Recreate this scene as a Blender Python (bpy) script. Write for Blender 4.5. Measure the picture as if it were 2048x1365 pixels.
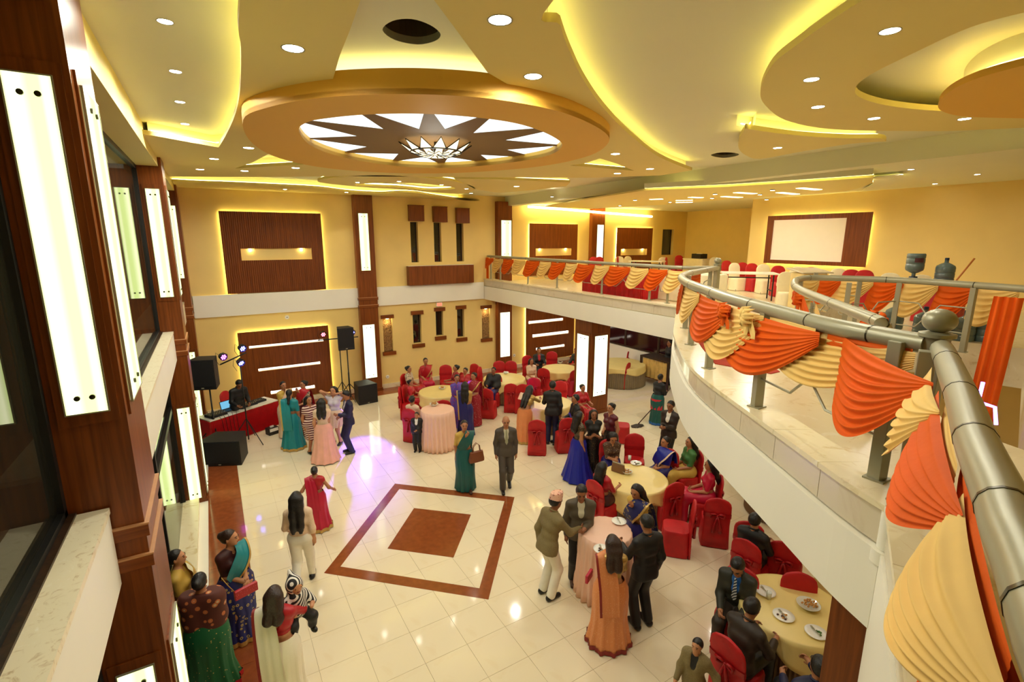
import bpy, bmesh, math, random
import numpy as np
from mathutils import Vector, Matrix
for o in list(bpy.data.objects): bpy.data.objects.remove(o)
SC = bpy.context.scene; COL = SC.collection
random.seed(4); PI = math.pi
# ---------------------------------------------------------------- camera
EYE = np.array([0, 0, 5.4]); FPX = 983.26
yaw, pit, rol = (math.radians(a) for a in (31.288, 11.685, -.042))
cy, sy, cp, sp, cr, sr = math.cos(yaw), math.sin(yaw), math.cos(pit), math.sin(pit), math.cos(rol), math.sin(rol)
_f = np.array([sy*cp, cy*cp, -sp]); _r = np.array([cy, -sy, 0]); _d = np.cross(_f, _r)
ROT = np.array([cr*_r+sr*_d, -sr*_r+cr*_d, _f])
cam = bpy.data.cameras.new('camera'); camo = bpy.data.objects.new('camera', cam); COL.objects.link(camo)
cam.sensor_width = 36; cam.lens = 36*FPX/2048; cam.clip_start = .05; cam.clip_end = 200
camo.matrix_world = Matrix(((ROT[0][0], -ROT[1][0], -ROT[2][0], EYE[0]), (ROT[0][1], -ROT[1][1], -ROT[2][1], EYE[1]), (ROT[0][2], -ROT[1][2], -ROT[2][2], EYE[2]), (0, 0, 0, 1)))
SC.camera = camo
# ---------------------------------------------------------------- world, exposure
w = bpy.data.worlds.new('hall_bounce_fill'); SC.world = w; w.use_nodes = True
w.node_tree.nodes['Background'].inputs[0].default_value = (1, .93, .76, 1)
w.node_tree.nodes['Background'].inputs[1].default_value = .22  # even warm fill standing in for bounce from the unseen hall
SC.view_settings.view_transform = 'Standard'; SC.view_settings.look = 'None'
SC.view_settings.gamma = 1; SC.view_settings.exposure = 1.0; SC.view_settings.use_curve_mapping = False
try:
    SC.cycles.use_denoising = True; SC.cycles.sample_clamp_indirect = 6; SC.cycles.sample_clamp_direct = 0
    SC.cycles.max_bounces = 8; SC.cycles.diffuse_bounces = 5; SC.cycles.caustics_reflective = False; SC.cycles.caustics_refractive = False
except Exception: pass
LAMP = (1, .99, .86)      # warm halogen downlights
LED = (1, .91, .30)       # yellow cove strips
# ---------------------------------------------------------------- sight lines -> points on real planes
def ray(x, y): return ROT.T @ np.array([(x-1024)/FPX, (y-682.5)/FPX, 1.])
def at_z(x, y, z=0):
    d = ray(x, y); return EYE + (z-EYE[2])/d[2]*d
def at_x(x, y, X):
    d = ray(x, y); return EYE + (X-EYE[0])/d[0]*d
def at_y(x, y, Y):
    d = ray(x, y); return EYE + (Y-EYE[1])/d[1]*d
def lin(c):
    c = c/255; return c/12.92 if c <= .04045 else ((c+.055)/1.055)**2.4
def rgb(*c): return (lin(c[0]), lin(c[1]), lin(c[2]), 1)
# ---------------------------------------------------------------- materials
MATS = {}
def new_mat(name):
    m = bpy.data.materials.new(name); m.use_nodes = True; MATS[name] = m
    nt = m.node_tree; return m, nt, nt.nodes['Principled BSDF']
def node(nt, t, **kw):
    n = nt.nodes.new(t)
    for k, v in kw.items():
        if k in n.inputs: n.inputs[k].default_value = v
        else: setattr(n, k, v)
    return n
def ramp(nt, stops):
    n = nt.nodes.new('ShaderNodeValToRGB'); e = n.color_ramp.elements
    while len(e) < len(stops): e.new(.5)
    for i, (p, c) in enumerate(stops): e[i].position = p; e[i].color = c
    return n
def plain(name, c, rough=.6, metal=0, spec=.5, var=.06, scale=6, bump=0, bscale=60, coat=0):
    m, nt, b = new_mat(name); L = nt.links
    b.inputs['Roughness'].default_value = rough; b.inputs['Metallic'].default_value = metal
    b.inputs['Specular IOR Level'].default_value = spec; b.inputs['Coat Weight'].default_value = coat
    c = rgb(*c)
    tc = node(nt, 'ShaderNodeTexCoord'); nz = node(nt, 'ShaderNodeTexNoise', Scale=scale, Detail=3.)
    L.new(tc.outputs['Object'], nz.inputs['Vector'])
    r = ramp(nt, [(.3, tuple(v*(1-var) for v in c[:3])+(1,)), (.7, tuple(min(1, v*(1+var)) for v in c[:3])+(1,))])
    L.new(nz.outputs['Fac'], r.inputs['Fac']); L.new(r.outputs['Color'], b.inputs['Base Color'])
    if bump:
        n2 = node(nt, 'ShaderNodeTexNoise', Scale=bscale, Detail=4.); L.new(tc.outputs['Object'], n2.inputs['Vector'])
        bp = node(nt, 'ShaderNodeBump', Strength=bump, Distance=.01); L.new(n2.outputs['Fac'], bp.inputs['Height']); L.new(bp.outputs['Normal'], b.inputs['Normal'])
    return m
def wood(name, c1, c2, rough=.35, axis=2, wav=False):
    m, nt, b = new_mat(name); L = nt.links; b.inputs['Roughness'].default_value = rough
    tc = node(nt, 'ShaderNodeTexCoord'); mp = node(nt, 'ShaderNodeMapping')
    s = [30, 30, 30]; s[axis] = 1.2; mp.inputs['Scale'].default_value = s
    nz = node(nt, 'ShaderNodeTexNoise', Scale=1., Detail=5., Distortion=.6)
    L.new(tc.outputs['Object'], mp.inputs['Vector']); L.new(mp.outputs['Vector'], nz.inputs['Vector'])
    b.inputs['Specular IOR Level'].default_value = .32
    r = ramp(nt, [(.3, rgb(*c1)), (.7, rgb(*c2))]); L.new(nz.outputs['Fac'], r.inputs['Fac']); L.new(r.outputs['Color'], b.inputs['Base Color'])
    if wav:
        wv = node(nt, 'ShaderNodeTexWave', Scale=5.5, Distortion=2.2); wv.bands_direction = 'X'; wv.inputs['Detail Scale'].default_value = .6
        L.new(tc.outputs['Object'], wv.inputs['Vector'])
        bp = node(nt, 'ShaderNodeBump', Strength=.6, Distance=.02); L.new(wv.outputs['Fac'], bp.inputs['Height']); L.new(bp.outputs['Normal'], b.inputs['Normal'])
    return m
def marble(name, c1, c2, c3, rough=.12, scale=2.0):
    m, nt, b = new_mat(name); L = nt.links; b.inputs['Roughness'].default_value = rough
    tc = node(nt, 'ShaderNodeTexCoord'); nz = node(nt, 'ShaderNodeTexNoise', Scale=scale, Detail=8., Distortion=1.6, Roughness=.65)
    L.new(tc.outputs['Object'], nz.inputs['Vector'])
    r = ramp(nt, [(.3, rgb(*c2)), (.45, rgb(*c1)), (.6, rgb(*c1)), (.75, rgb(*c3))]); L.new(nz.outputs['Fac'], r.inputs['Fac']); L.new(r.outputs['Color'], b.inputs['Base Color'])
    return m
def dots(name, base, dot, scale=60, thr=.25, rough=.6, metal=0, third=None):
    m, nt, b = new_mat(name); L = nt.links; b.inputs['Roughness'].default_value = rough
    tc = node(nt, 'ShaderNodeTexCoord'); vo = node(nt, 'ShaderNodeTexVoronoi', Scale=scale)
    L.new(tc.outputs['Object'], vo.inputs['Vector'])
    st = [(thr*.8, rgb(*dot)), (thr, rgb(*base))] if not third else [(thr*.45, rgb(*third)), (thr*.55, rgb(*dot)), (thr*.9, rgb(*dot)), (thr, rgb(*base))]
    r = ramp(nt, st); L.new(vo.outputs['Distance'], r.inputs['Fac']); L.new(r.outputs['Color'], b.inputs['Base Color'])
    b.inputs['Metallic'].default_value = metal
    return m
def stripes(name, c1, c2, scale=12, axis='Z', rough=.7):
    m, nt, b = new_mat(name); L = nt.links; b.inputs['Roughness'].default_value = rough
    tc = node(nt, 'ShaderNodeTexCoord'); wv = node(nt, 'ShaderNodeTexWave', Scale=scale); wv.bands_direction = axis
    L.new(tc.outputs['Object'], wv.inputs['Vector'])
    r = ramp(nt, [(.48, rgb(*c1)), (.56, rgb(*c2))]); L.new(wv.outputs['Fac'], r.inputs['Fac']); L.new(r.outputs['Color'], b.inputs['Base Color'])
    return m
def glow(name, c, s):
    m = bpy.data.materials.new(name); m.use_nodes = True; nt = m.node_tree; nt.nodes.clear()
    e = nt.nodes.new('ShaderNodeEmission'); e.inputs[0].default_value = (*c, 1) if len(c) == 3 else c; e.inputs[1].default_value = s
    o = nt.nodes.new('ShaderNodeOutputMaterial'); nt.links.new(e.outputs[0], o.inputs[0]); MATS[name] = m; return m
def backlit(name, mid, edge, s, axis=0):
    # frosted light box: fluorescent tubes run behind its two long sides, so it is brightest there
    m = bpy.data.materials.new(name); m.use_nodes = True; nt = m.node_tree; nt.nodes.clear(); L = nt.links
    tc = nt.nodes.new('ShaderNodeTexCoord'); sx = nt.nodes.new('ShaderNodeSeparateXYZ'); L.new(tc.outputs['Generated'], sx.inputs[0])
    r = ramp(nt, [(.0, (*mid, 1)), (.14, (*edge, 1)), (.3, tuple(.5*(a+b) for a, b in zip(mid, edge))+(1,)), (.5, (*mid, 1)), (.72, (*mid, 1)), (.86, tuple(.35*a+.65*b for a, b in zip(mid, edge))+(1,)), (1, (*mid, 1))])
    L.new(sx.outputs[axis], r.inputs[0]); e = nt.nodes.new('ShaderNodeEmission'); e.inputs[1].default_value = s
    L.new(r.outputs[0], e.inputs[0]); o = nt.nodes.new('ShaderNodeOutputMaterial'); L.new(e.outputs[0], o.inputs[0]); MATS[name] = m; return m
# ---------------------------------------------------------------- objects, tags
def link(o, parent=None):
    COL.objects.link(o)
    if parent is not None: o.parent = parent
    return o
def tag(o, label=None, cat=None, group=None, kind=None):
    if label: o['label'] = label
    if cat: o['category'] = cat
    if group: o['group'] = group
    if kind: o['kind'] = kind
    return o
def thing(name, label, cat, loc=(0, 0, 0), rz=0, group=None):
    o = bpy.data.objects.new(name, None); COL.objects.link(o); o.empty_display_size = .1
    o.location = [float(v) for v in loc]; o.rotation_euler = (0, 0, rz)
    return tag(o, label, cat, group)
def dup(root, loc, rz=None, label=None, group=None, scale=None):
    r = root.copy(); COL.objects.link(r); r.location = [float(v) for v in loc]
    if rz is not None: r.rotation_euler = (0, 0, rz)
    if scale: r.scale = scale if not isinstance(scale, (int, float)) else (scale,)*3
    tag(r, label, None, group)
    for ch in root.children:
        c = ch.copy(); COL.objects.link(c); c.parent = r
        for g in ch.children:
            d = g.copy(); COL.objects.link(d); d.parent = c
    return r
class MB:
    def __init__(s): s.v = []; s.f = []; s.m = []
    def add(s, v, f, mi=0):
        k = len(s.v); s.v += [tuple(float(c) for c in p) for p in v]; s.f += [tuple(i+k for i in q) for q in f]; s.m += [mi]*len(f); return s
    def box(s, x0, x1, y0, y1, z0, z1, mi=0):
        return s.add([(x0, y0, z0), (x1, y0, z0), (x1, y1, z0), (x0, y1, z0), (x0, y0, z1), (x1, y0, z1), (x1, y1, z1), (x0, y1, z1)],
                     [(3, 2, 1, 0), (4, 5, 6, 7), (0, 1, 5, 4), (1, 2, 6, 5), (2, 3, 7, 6), (3, 0, 4, 7)], mi)
    def rings(s, R, closed=True, cap=True, mi=0):
        n = len(R[0]); v = [p for r in R for p in r]; f = []
        for i in range(len(R)-1):
            for j in range(n if closed else n-1):
                a, b = i*n+j, i*n+(j+1) % n; f.append((a, b, b+n, a+n))
        if cap and closed: f += [tuple(range(n))[::-1], tuple(range((len(R)-1)*n, len(R)*n))]
        return s.add(v, f, mi)
    def tube(s, path, r, n=8, cap=True, mi=0):
        P = [np.array(p, float) for p in path]; rr = r if hasattr(r, '__len__') else [r]*len(P); R = []; up = None
        for i, p in enumerate(P):
            t = P[min(i+1, len(P)-1)]-P[max(i-1, 0)]; t = t/(np.linalg.norm(t)+1e-9)
            if up is None: up = np.array([0, 0, 1.]) if abs(t[2]) < .9 else np.array([1., 0, 0])
            a = np.cross(up, t); a /= np.linalg.norm(a)+1e-9; b = np.cross(t, a); up = b
            R.append([p+rr[i]*(math.cos(2*PI*k/n)*a+math.sin(2*PI*k/n)*b) for k in range(n)])
        return s.rings(R, cap=cap, mi=mi)
    def lathe(s, prof, n=24, c=(0, 0), cap=True, mi=0):
        return s.rings([[(c[0]+r*math.cos(2*PI*k/n), c[1]+r*math.sin(2*PI*k/n), z) for k in range(n)] for r, z in prof], cap=cap, mi=mi)
    def ball(s, c, r, n=12, mi=0):
        rr = r if hasattr(r, '__len__') else (r, r, r); m = n//2+1
        return s.rings([[(c[0]+rr[0]*math.sin(max(.03, min(PI-.03, PI*i/m)))*math.cos(2*PI*k/n), c[1]+rr[1]*math.sin(max(.03, min(PI-.03, PI*i/m)))*math.sin(2*PI*k/n), c[2]-rr[2]*math.cos(PI*i/m)) for k in range(n)] for i in range(m+1)], mi=mi)
    def grid(s, G, mi=0):
        n = len(G[0]); return s.add([p for r in G for p in r], [(i*n+j, i*n+j+1, (i+1)*n+j+1, (i+1)*n+j) for i in range(len(G)-1) for j in range(n-1)], mi)
    def slab(s, pts, z0, z1, mi=0):
        n = len(pts); v = [(p[0], p[1], z0) for p in pts]+[(p[0], p[1], z1) for p in pts]
        return s.add(v, [tuple(range(n))[::-1], tuple(range(n, 2*n))]+[(i, (i+1) % n, (i+1) % n+n, i+n) for i in range(n)], mi)
    def build(s, name, mat, parent=None, smooth=False, fix=True, kind=None, bevel=0):
        me = bpy.data.meshes.new(name); me.from_pydata(s.v, [], s.f)
        for mm in (mat if isinstance(mat, (list, tuple)) else [mat]): me.materials.append(mm)
        if any(s.m): me.polygons.foreach_set('material_index', s.m)
        if fix:
            bm = bmesh.new(); bm.from_mesh(me); bmesh.ops.recalc_face_normals(bm, faces=bm.faces)
            if bevel: bmesh.ops.bevel(bm, geom=bm.edges[:], offset=bevel, segments=2, affect='EDGES', profile=.6)
            bm.to_mesh(me); bm.free()
        if smooth:
            me.polygons.foreach_set('use_smooth', [True]*len(me.polygons))
            if smooth == 'angle': me.set_sharp_from_angle(angle=.7)
        o = bpy.data.objects.new(name, me); link(o, parent)
        if kind: o['kind'] = kind
        return o
def box(name, mat, x0, x1, y0, y1, z0, z1, parent=None, kind=None, bevel=0):
    return MB().box(x0, x1, y0, y1, z0, z1).build(name, mat, parent, kind=kind, bevel=bevel)
def spline(P, n=8, closed=False):
    P = [np.array(p, float) for p in P]; N = len(P); out = []
    for i in range(N if closed else N-1):
        g = lambda k: P[k % N] if closed else P[max(0, min(N-1, k))]
        a, b, c, d = g(i-1), g(i), g(i+1), g(i+2)
        for k in range(n):
            t = k/n; out.append(.5*((2*b)+(c-a)*t+(2*a-5*b+4*c-d)*t*t+(3*b-a-3*c+d)*t**3))
    if not closed: out.append(P[-1])
    return out
def plate(name, mat, outer, holes, z0, z1, parent=None, kind=None):
    # flat slab with curved outline and openings
    cu = bpy.data.curves.new(name, 'CURVE'); cu.dimensions = '2D'; cu.fill_mode = 'BOTH'; cu.extrude = abs(z1-z0)/2
    for loop in [outer]+list(holes):
        sp_ = cu.splines.new('POLY'); sp_.points.add(len(loop)-1); sp_.use_cyclic_u = True
        for q, p in zip(sp_.points, loop): q.co = (p[0], p[1], 0, 1)
    t = bpy.data.objects.new('tmp', cu); COL.objects.link(t); dg = bpy.context.evaluated_depsgraph_get()
    me = bpy.data.meshes.new_from_object(t.evaluated_get(dg)); bpy.data.objects.remove(t); bpy.data.curves.remove(cu)
    me.transform(Matrix.Translation((0, 0, (z0+z1)/2))); me.materials.clear(); me.materials.append(mat); me.name = name
    o = bpy.data.objects.new(name, me); link(o, parent)
    if kind: o['kind'] = kind
    return o
# ---------------------------------------------------------------- palette
M_YEL = plain('wall_yellow', (236, 206, 128), .55, var=.03, scale=1.5)
M_WHITE = plain('paint_white', (242, 238, 222), .5, var=.02, scale=1.2)
M_CEIL = plain('ceiling_white', (226, 223, 192), .6, var=.015, scale=.8)
M_BEIGE = plain('ceiling_beige', (230, 211, 130), .6, var=.015, scale=.8)
M_OCHRE = plain('ceiling_ochre', (230, 178, 66), .6, var=.015, scale=.8)
M_WOOD = wood('veneer_brown', (104, 51, 14), (138, 73, 24), .34)
M_WOODH = wood('veneer_brown_flat', (104, 51, 14), (138, 73, 24), .34, axis=0)
M_WAVE = wood('veneer_wavy', (98, 47, 13), (130, 67, 22), .38, wav=True)
M_DARKWOOD = wood('dark_window_frame', (40, 26, 16), (64, 42, 26), .4)
M_MARB = marble('cream_marble', (236, 222, 184), (214, 190, 140), (246, 238, 214), .26, 3.)
M_FASC = marble('fascia_tile_grey', (214, 202, 176), (202, 186, 156), (224, 214, 192), .12, 1.5)
G_LEDB = glow('led_backlight', LED, 16)
M_MARBR = marble('rough_sill_marble', (240, 228, 196), (200, 174, 128), (252, 246, 228), .35, 11.)
M_TILE = marble('floor_tile_cream', (242, 228, 196), (236, 218, 180), (246, 236, 210), .07, .9)
M_BROWNT = plain('floor_tile_brown', (142, 74, 38), .12, var=.12, scale=9)
M_GROUT = plain('grout', (214, 196, 156), .6)
M_BLACK = plain('black_metal', (16, 15, 14), .45, var=.1)
M_BLKP = plain('black_plastic', (20, 19, 19), .55, var=.1, bump=.15, bscale=200)
M_STEEL = plain('painted_silver', (158, 154, 128), .36, metal=.25, var=.03)
M_SCREW = plain('steel_screw', (70, 66, 50), .3, metal=.9)
M_DARKEXT = plain('night_dark', (26, 20, 12), .8)  # dark colour standing for the night outside
M_SCREEN = plain('projection_white', (250, 240, 222), .7, var=.01)
M_SHADE = plain('star_brown', (118, 86, 38), .6, var=.03)
M_STARW = plain('recess_white', (248, 250, 246), .6, var=.01)
G_DOWN = glow('lamp_lens', (1, .93, .78), 30)
G_LED = glow('led_yellow', LED, 6)
G_LEDW = glow('led_white', (1, .95, .85), 26)
G_LEDC = glow('led_cool', (.82, .98, 1), 7)
G_SLOT = glow('slot_light', (1, .86, .45), 3.0)
G_PANEL = backlit('light_box_yellow', (.84, 1.0, .34), (1.3, 1.3, .8), 1.0)
G_PANELW = backlit('light_box_white', (.93, 1.0, .55), (1.5, 1.45, 1.2), 1.15)
def glassy(name):
    m, nt, b = new_mat(name); L = nt.links
    b.inputs['Base Color'].default_value = (.02, .018, .012, 1); b.inputs['Roughness'].default_value = .02; b.inputs['IOR'].default_value = 2.1
    tr = nt.nodes.new('ShaderNodeBsdfTransparent'); tr.inputs[0].default_value = (.8, .85, .78, 1)
    mx = nt.nodes.new('ShaderNodeMixShader'); mx.inputs[0].default_value = .65
    L.new(tr.outputs[0], mx.inputs[1]); L.new(b.outputs[0], mx.inputs[2]); L.new(mx.outputs[0], nt.nodes['Material Output'].inputs[0]); return m
M_GLASS = glassy('window_glass')
YB = 17.4        # back wall
XL = -.55        # faces of the left pillars
XG = 9.3         # gallery edge
ZG, ZK = 3.75, 3.87
ZC, ZB, ZM = 7.05, 6.85, 6.70
# ---------------------------------------------------------------- floor with its tiles
floor = box('floor', M_GROUT, -1.1, 14.6, -1, YB, -.12, -.012, kind='structure')
T = .6; tm = MB().box(.002, T-.002, .002, T-.002, -.012, 0).build('tile', M_TILE, floor)
cells = []
for i in range(24):
    for j in range(29):
        x, y = .05+i*T, -.2+j*T
        if x > 14.3 or y > 16.5: continue
        c = ROT @ np.array([x+.3, y+.3, -5.4]); px = 1024+FPX*c[0]/c[2] if c[2] > .3 else -1e4; py = 682.5+FPX*c[1]/c[2] if c[2] > .3 else 9e4
        vis = -80 < px < 2100 and py < 1460 and px < 1360+max(0, py-800)*.75
        cells.append((0 if vis else 1, c[2], x, y))
cells.sort(); rest = MB()
for k, (v, d, x, y) in enumerate(cells):
    if k < 295:
        o = tm if k == 0 else link(tm.copy(), floor); o.location = (x, y, 0)
    else: rest.box(x+.002, x+T-.002, y+.002, y+T-.002, -.012, 0)
rest.build('tile_field', M_TILE, floor, kind='stuff')
for k in range(28): box('border_tile', M_BROWNT, XL+.0, .047, -.2+k*.6+.002, .4+k*.6-.002, -.012, 0, floor)
for k in range(24): box('border_tile', M_BROWNT, .05+k*.6+.002, .65+k*.6-.002, 16.602, YB, -.012, 0.001, floor)
sq = [at_z(*q, 0)[:2] for q in ((790, 968), (1029, 995), (977, 1200), (648, 1147))]; sqc = sum(sq)/4
si = [p+(sqc-p)*.135 for p in sq]; se = [at_z(*q, 0)[:2] for q in ((828, 1017), (942, 1030), (907, 1116), (775, 1098))]
for k in range(4): MB().slab([sq[k], sq[(k+1) % 4], si[(k+1) % 4], si[k]], -.004, .0022).build('inlay_border', M_BROWNT, floor)
MB().slab(se, -.004, .0022).build('inlay_square', M_BROWNT, floor)
# ---------------------------------------------------------------- walls
def wallbox(name, mat, *a): return box(name, mat, *a, kind='structure')
wall_back = MB()
NICHES = []
def W(x, y): p = at_y(x, y, YB); return p[0], p[2]
def rectW(x0, y0, x1, y1):       # pixel corners of something flat on the back wall -> X0, X1, Z0, Z1
    a, b = W(x0, y0), W(x1, y1); return min(a[0], b[0]), max(a[0], b[0]), min(a[1], b[1]), max(a[1], b[1])
upwin = [rectW(820, 444, 838, 525), rectW(867, 445, 884, 524), rectW(912, 447, 928, 523), rectW(1326, 459, 1345, 510)]
lowwin = [rectW(825, 630, 844, 686), rectW(871, 623, 887, 671), rectW(914, 619, 929, 674)]
niche = [rectW(765, 638, 787, 702), rectW(963.5, 618, 980, 676)]
holes = [[(a, c), (b, c), (b, d), (a, d)] for a, b, c, d in upwin+lowwin+niche]
bw = plate('wall_back', M_YEL, [(-1.3, -.1), (21, -.1), (21, 7.3), (-1.3, 7.3)], holes, -.12, .12, kind='structure')
bw.data.transform(Matrix.Translation((0, YB+.12, 0)) @ Matrix.Rotation(PI/2, 4, 'X'))
box('night_backdrop_back', M_DARKEXT, -3, 22, YB+1.2, YB+1.3, -.2, 7.4, kind='structure')  # added dark sheet, keeps the world fill from showing through the back windows
wallbox('wall_screen', M_YEL, 16.5, 16.7, -3, 10.69, ZG-.1, 6.8)
wallbox('wall_return', M_YEL, 16.5, 21.2, 10.69, 10.89, ZG-.1, 6.8)
wallbox('wall_far_right', M_YEL, 21, 21.2, 10.8, YB+.2, ZG-.1, 6.8)
wall_right = wallbox('wall_right', M_YEL, 14.6, 14.8, -3, YB, 0, 3.1)
wallbox('night_backdrop_left', M_DARKEXT, -2.3, -2.2, -3, YB+1, -.2, 7.3)  # added dark backdrop hiding the world fill behind the left glass
wallbox('wall_rear', M_YEL, -2.3, 21, -5.2, -5, -.2, 7.3)
# ---------------------------------------------------------------- white storey band on the back wall
box('trim_1', M_WHITE, XL, 9.2, YB-.10, YB, 3.08, 3.74, kind='structure')
box('baseboard_back', M_MARB, XL, 14.6, YB-.05, YB-.001, .0, .16, kind='structure')
# ---------------------------------------------------------------- ceiling
hole_near = [at_z(*q, ZC)[:2] for q in ((765, 60), (785, 42), (823, 38), (860, 50), (881, 68), (870, 82), (835, 89), (790, 80))]
hole_far = [at_z(*q, ZC)[:2] for q in ((1422, 311), (1435, 306), (1458, 305), (1478, 308), (1470, 313), (1445, 316))]
ceil = plate('ceiling', M_CEIL, [(-1.2, -5), (10.3, -5), (10.3, YB), (-1.2, YB)], [spline(hole_near, 4, True), spline(hole_far, 4, True)], ZC, ZC+.06, kind='structure')
box('ceiling_gallery', M_CEIL, 10.3, 21.2, -5, YB+.1, 6.78, 6.9, kind='structure')
box('trim_2', M_CEIL, 10.25, 10.6, -5, YB, 6.70, ZC+.02, kind='structure')      # beam
box('roof_slab', M_DARKEXT, -1.2, 21.2, -5, YB, 7.3, 7.4, kind='structure')
for nm, pts in (('vent_duct', hole_near), ('vent_duct', hole_far)):
    d = MB(); P = spline(pts, 4, True); c = sum(P)/len(P)
    d.rings([[(*(c+(p-c)*1.0), ZC) for p in P], [(*(c+(p-c)*1.0), ZC+.2) for p in P], [(*(c+(p-c)*.05), ZC+.21) for p in P]], cap=False)
    d.build(nm, M_SHADE if 0 else plain('duct_brown', (70, 54, 30), .5), ceil, smooth=False)
def led(path, z, mat=None, r=.012, parent=None, closed=False):
    P = [(p[0], p[1], z) for p in path]
    if closed: P = P+[P[0]]
    return MB().tube(P, r, 5).build('led_strip', mat or G_LED, parent if parent else ceil, smooth=True)
def cove(path, d, z=None, r=.008, top=None):
    z = z or ZB+.06; top = top or ZC
    led(inset(path, d), z+.012, r=r); U = inset(path, d*2.0)
    return MB().rings([[(*p[:2], z) for p in U], [(*p[:2], top) for p in U]], closed=False, cap=False).build('cove_upstand', M_CEIL, ceil, smooth=True)
def inset(path, d):     # shift an open plan path sideways (left of travel is positive)
    P = [np.array(p[:2], float) for p in path]; out = []
    for i, p in enumerate(P):
        t = P[min(i+1, len(P)-1)]-P[max(0, i-1)]; t /= np.linalg.norm(t)+1e-9; out.append(p+d*np.array([-t[1], t[0]]))
    return out
def cpx(L, z): return [at_z(*q, z)[:2] for q in L]
Lc = spline([(.3, -5), (.31, 0)] + [tuple(p) for p in cpx([(480, 0), (482, 100), (480, 180), (470, 230), (452, 270), (437, 295)], ZB)], 6)
Rc = spline([(1.35, -5), (1.5, 0)] + [tuple(p) for p in cpx([(1107, 0), (1120, 50), (1140, 105), (1170, 165), (1210, 220), (1260, 270), (1320, 315), (1384, 341)], ZB)], 6)
Fl = [tuple(p) for p in cpx([(437, 295), (310, 272)], ZB)]
MC = np.array([2.87, 7.18])
med_out = spline(cpx([(486, 240), (505, 287), (560, 317), (650, 336), (760, 345), (880, 347), (1000, 341), (1100, 330), (1180, 311), (1217, 285), (1203, 260), (1125, 225), (1000, 200), (880, 190), (760, 189), (640, 196), (540, 214)], ZM), 5, True)
med_in = spline(cpx([(598, 263), (614, 245), (660, 236), (740, 229), (850, 228), (960, 236), (1045, 250), (1105, 273), (1124, 293), (1090, 313), (1000, 328), (900, 336), (800, 333), (700, 318), (628, 295)], ZM), 5, True)
arc = lambda a, b: [p for p in sorted(med_out, key=lambda p: math.atan2(p[1]-MC[1], p[0]-MC[0])) if a <= math.atan2(p[1]-MC[1], p[0]-MC[0]) <= b]
op1 = cpx([(724, -40), (721, 0), (700, 60), (680, 110), (657, 158)], ZB)[::-1]
op1r = cpx([(868, 0), (920, 70), (975, 145), (1003, 178)], ZB)[::-1]
mid1 = [p for p in arc(-2.6, -.9) if op1[0][0]-.05 < p[0] < op1r[0][0]+.05]
mid1 = [MC+(p-MC)*.985 for p in mid1]
o1 = op1[::-1][:-1] + mid1 + op1r[1:]
o1 = [(.85, 1.0)] + [tuple(p) for p in o1] + [(.95, 1.4)]
o2 = cpx([(470, 337), (505, 325), (545, 304), (607, 321), (662, 326)], ZB)
o3 = cpx([(1140, 331), (1170, 327), (1200, 317), (1235, 328), (1268, 342)], ZB)
MI = sum(med_in)/len(med_in)
B_outer = [tuple(p) for p in Lc] + [Fl[1], (-.62, 9.0), (-.62, 14.6), (1.2, 13.6), (3, 12.3), (5.5, 11.0), (8, 9.6), (9.1, 8.4)] + [tuple(p) for p in Rc[::-1]]
plate('coffer_panel', M_BEIGE, B_outer, [o1, o2, o3, [MI+(p-MI)*1.24 for p in med_in]], ZB, ZB+.06, ceil)
cove(list(Lc)+[np.array(Fl[1])], -.07); cove(Rc, .07)

led([p+np.array([0, .16]) for p in mid1], ZB+.10, r=.014)
cove(cpx([(470, 337), (662, 326)], ZB), .07); cove(cpx([(1140, 331), (1268, 342)], ZB), .07)
# end wall of the left opening and the outer edge of the panel
# ---- medallion
ring = plate('medallion_ring', M_OCHRE, med_out, [med_in], ZM, ZM+.05, ceil)
rim = MB(); rim.rings([[(*p, ZM) for p in med_out], [(*p, ZB+.07) for p in med_out]], cap=False)
rim.rings([[(*p, ZM) for p in med_in], [(*p, ZM+.105) for p in med_in]], cap=False); rim.build('medallion_rim', M_OCHRE, ceil, smooth='angle')
MI = sum(med_in)/len(med_in)
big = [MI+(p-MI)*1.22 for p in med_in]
MB().slab(big, 6.805, 6.815).build('medallion_back', glow('recess_painted_glow', (.80, .95, 1), .95), ceil)  # backing glows by itself, painting in the light of the LED cove
tips = cpx([(1126, 291), (1075, 316), (985, 328), (886, 331), (783, 324), (680, 306), (613, 277)], 6.793)
val = cpx([(1013, 300), (961, 310), (897, 314), (850, 314), (797, 308), (735, 294), (716, 273), (768, 259), (838, 259), (890, 259), (946, 267), (1009, 281)], 6.793)
Sc = sum(val)/12
star = []
for i in range(12):
    star.append(val[i])
    if i < 6: t = tips[i+1]
    else:
        m = (val[i]+val[(i+1) % 12])/2; t = Sc+(m-Sc)/np.linalg.norm(m-Sc)*2.15
    if i == 11: t = tips[0]
    star.append(t)
star = [val[0]] + [tips[1], val[1], tips[2], val[2], tips[3], val[3], tips[4], val[4], tips[5], val[5], tips[6], val[6]]
for i in range(6, 11):
    m = (val[i]+val[i+1])/2; star += [Sc+(m-Sc)/np.linalg.norm(m-Sc)*(2.25), val[i+1]]
star += [tips[0]]
MB().slab(star, 6.793, 6.799).build('star', M_SHADE, ceil)
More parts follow.
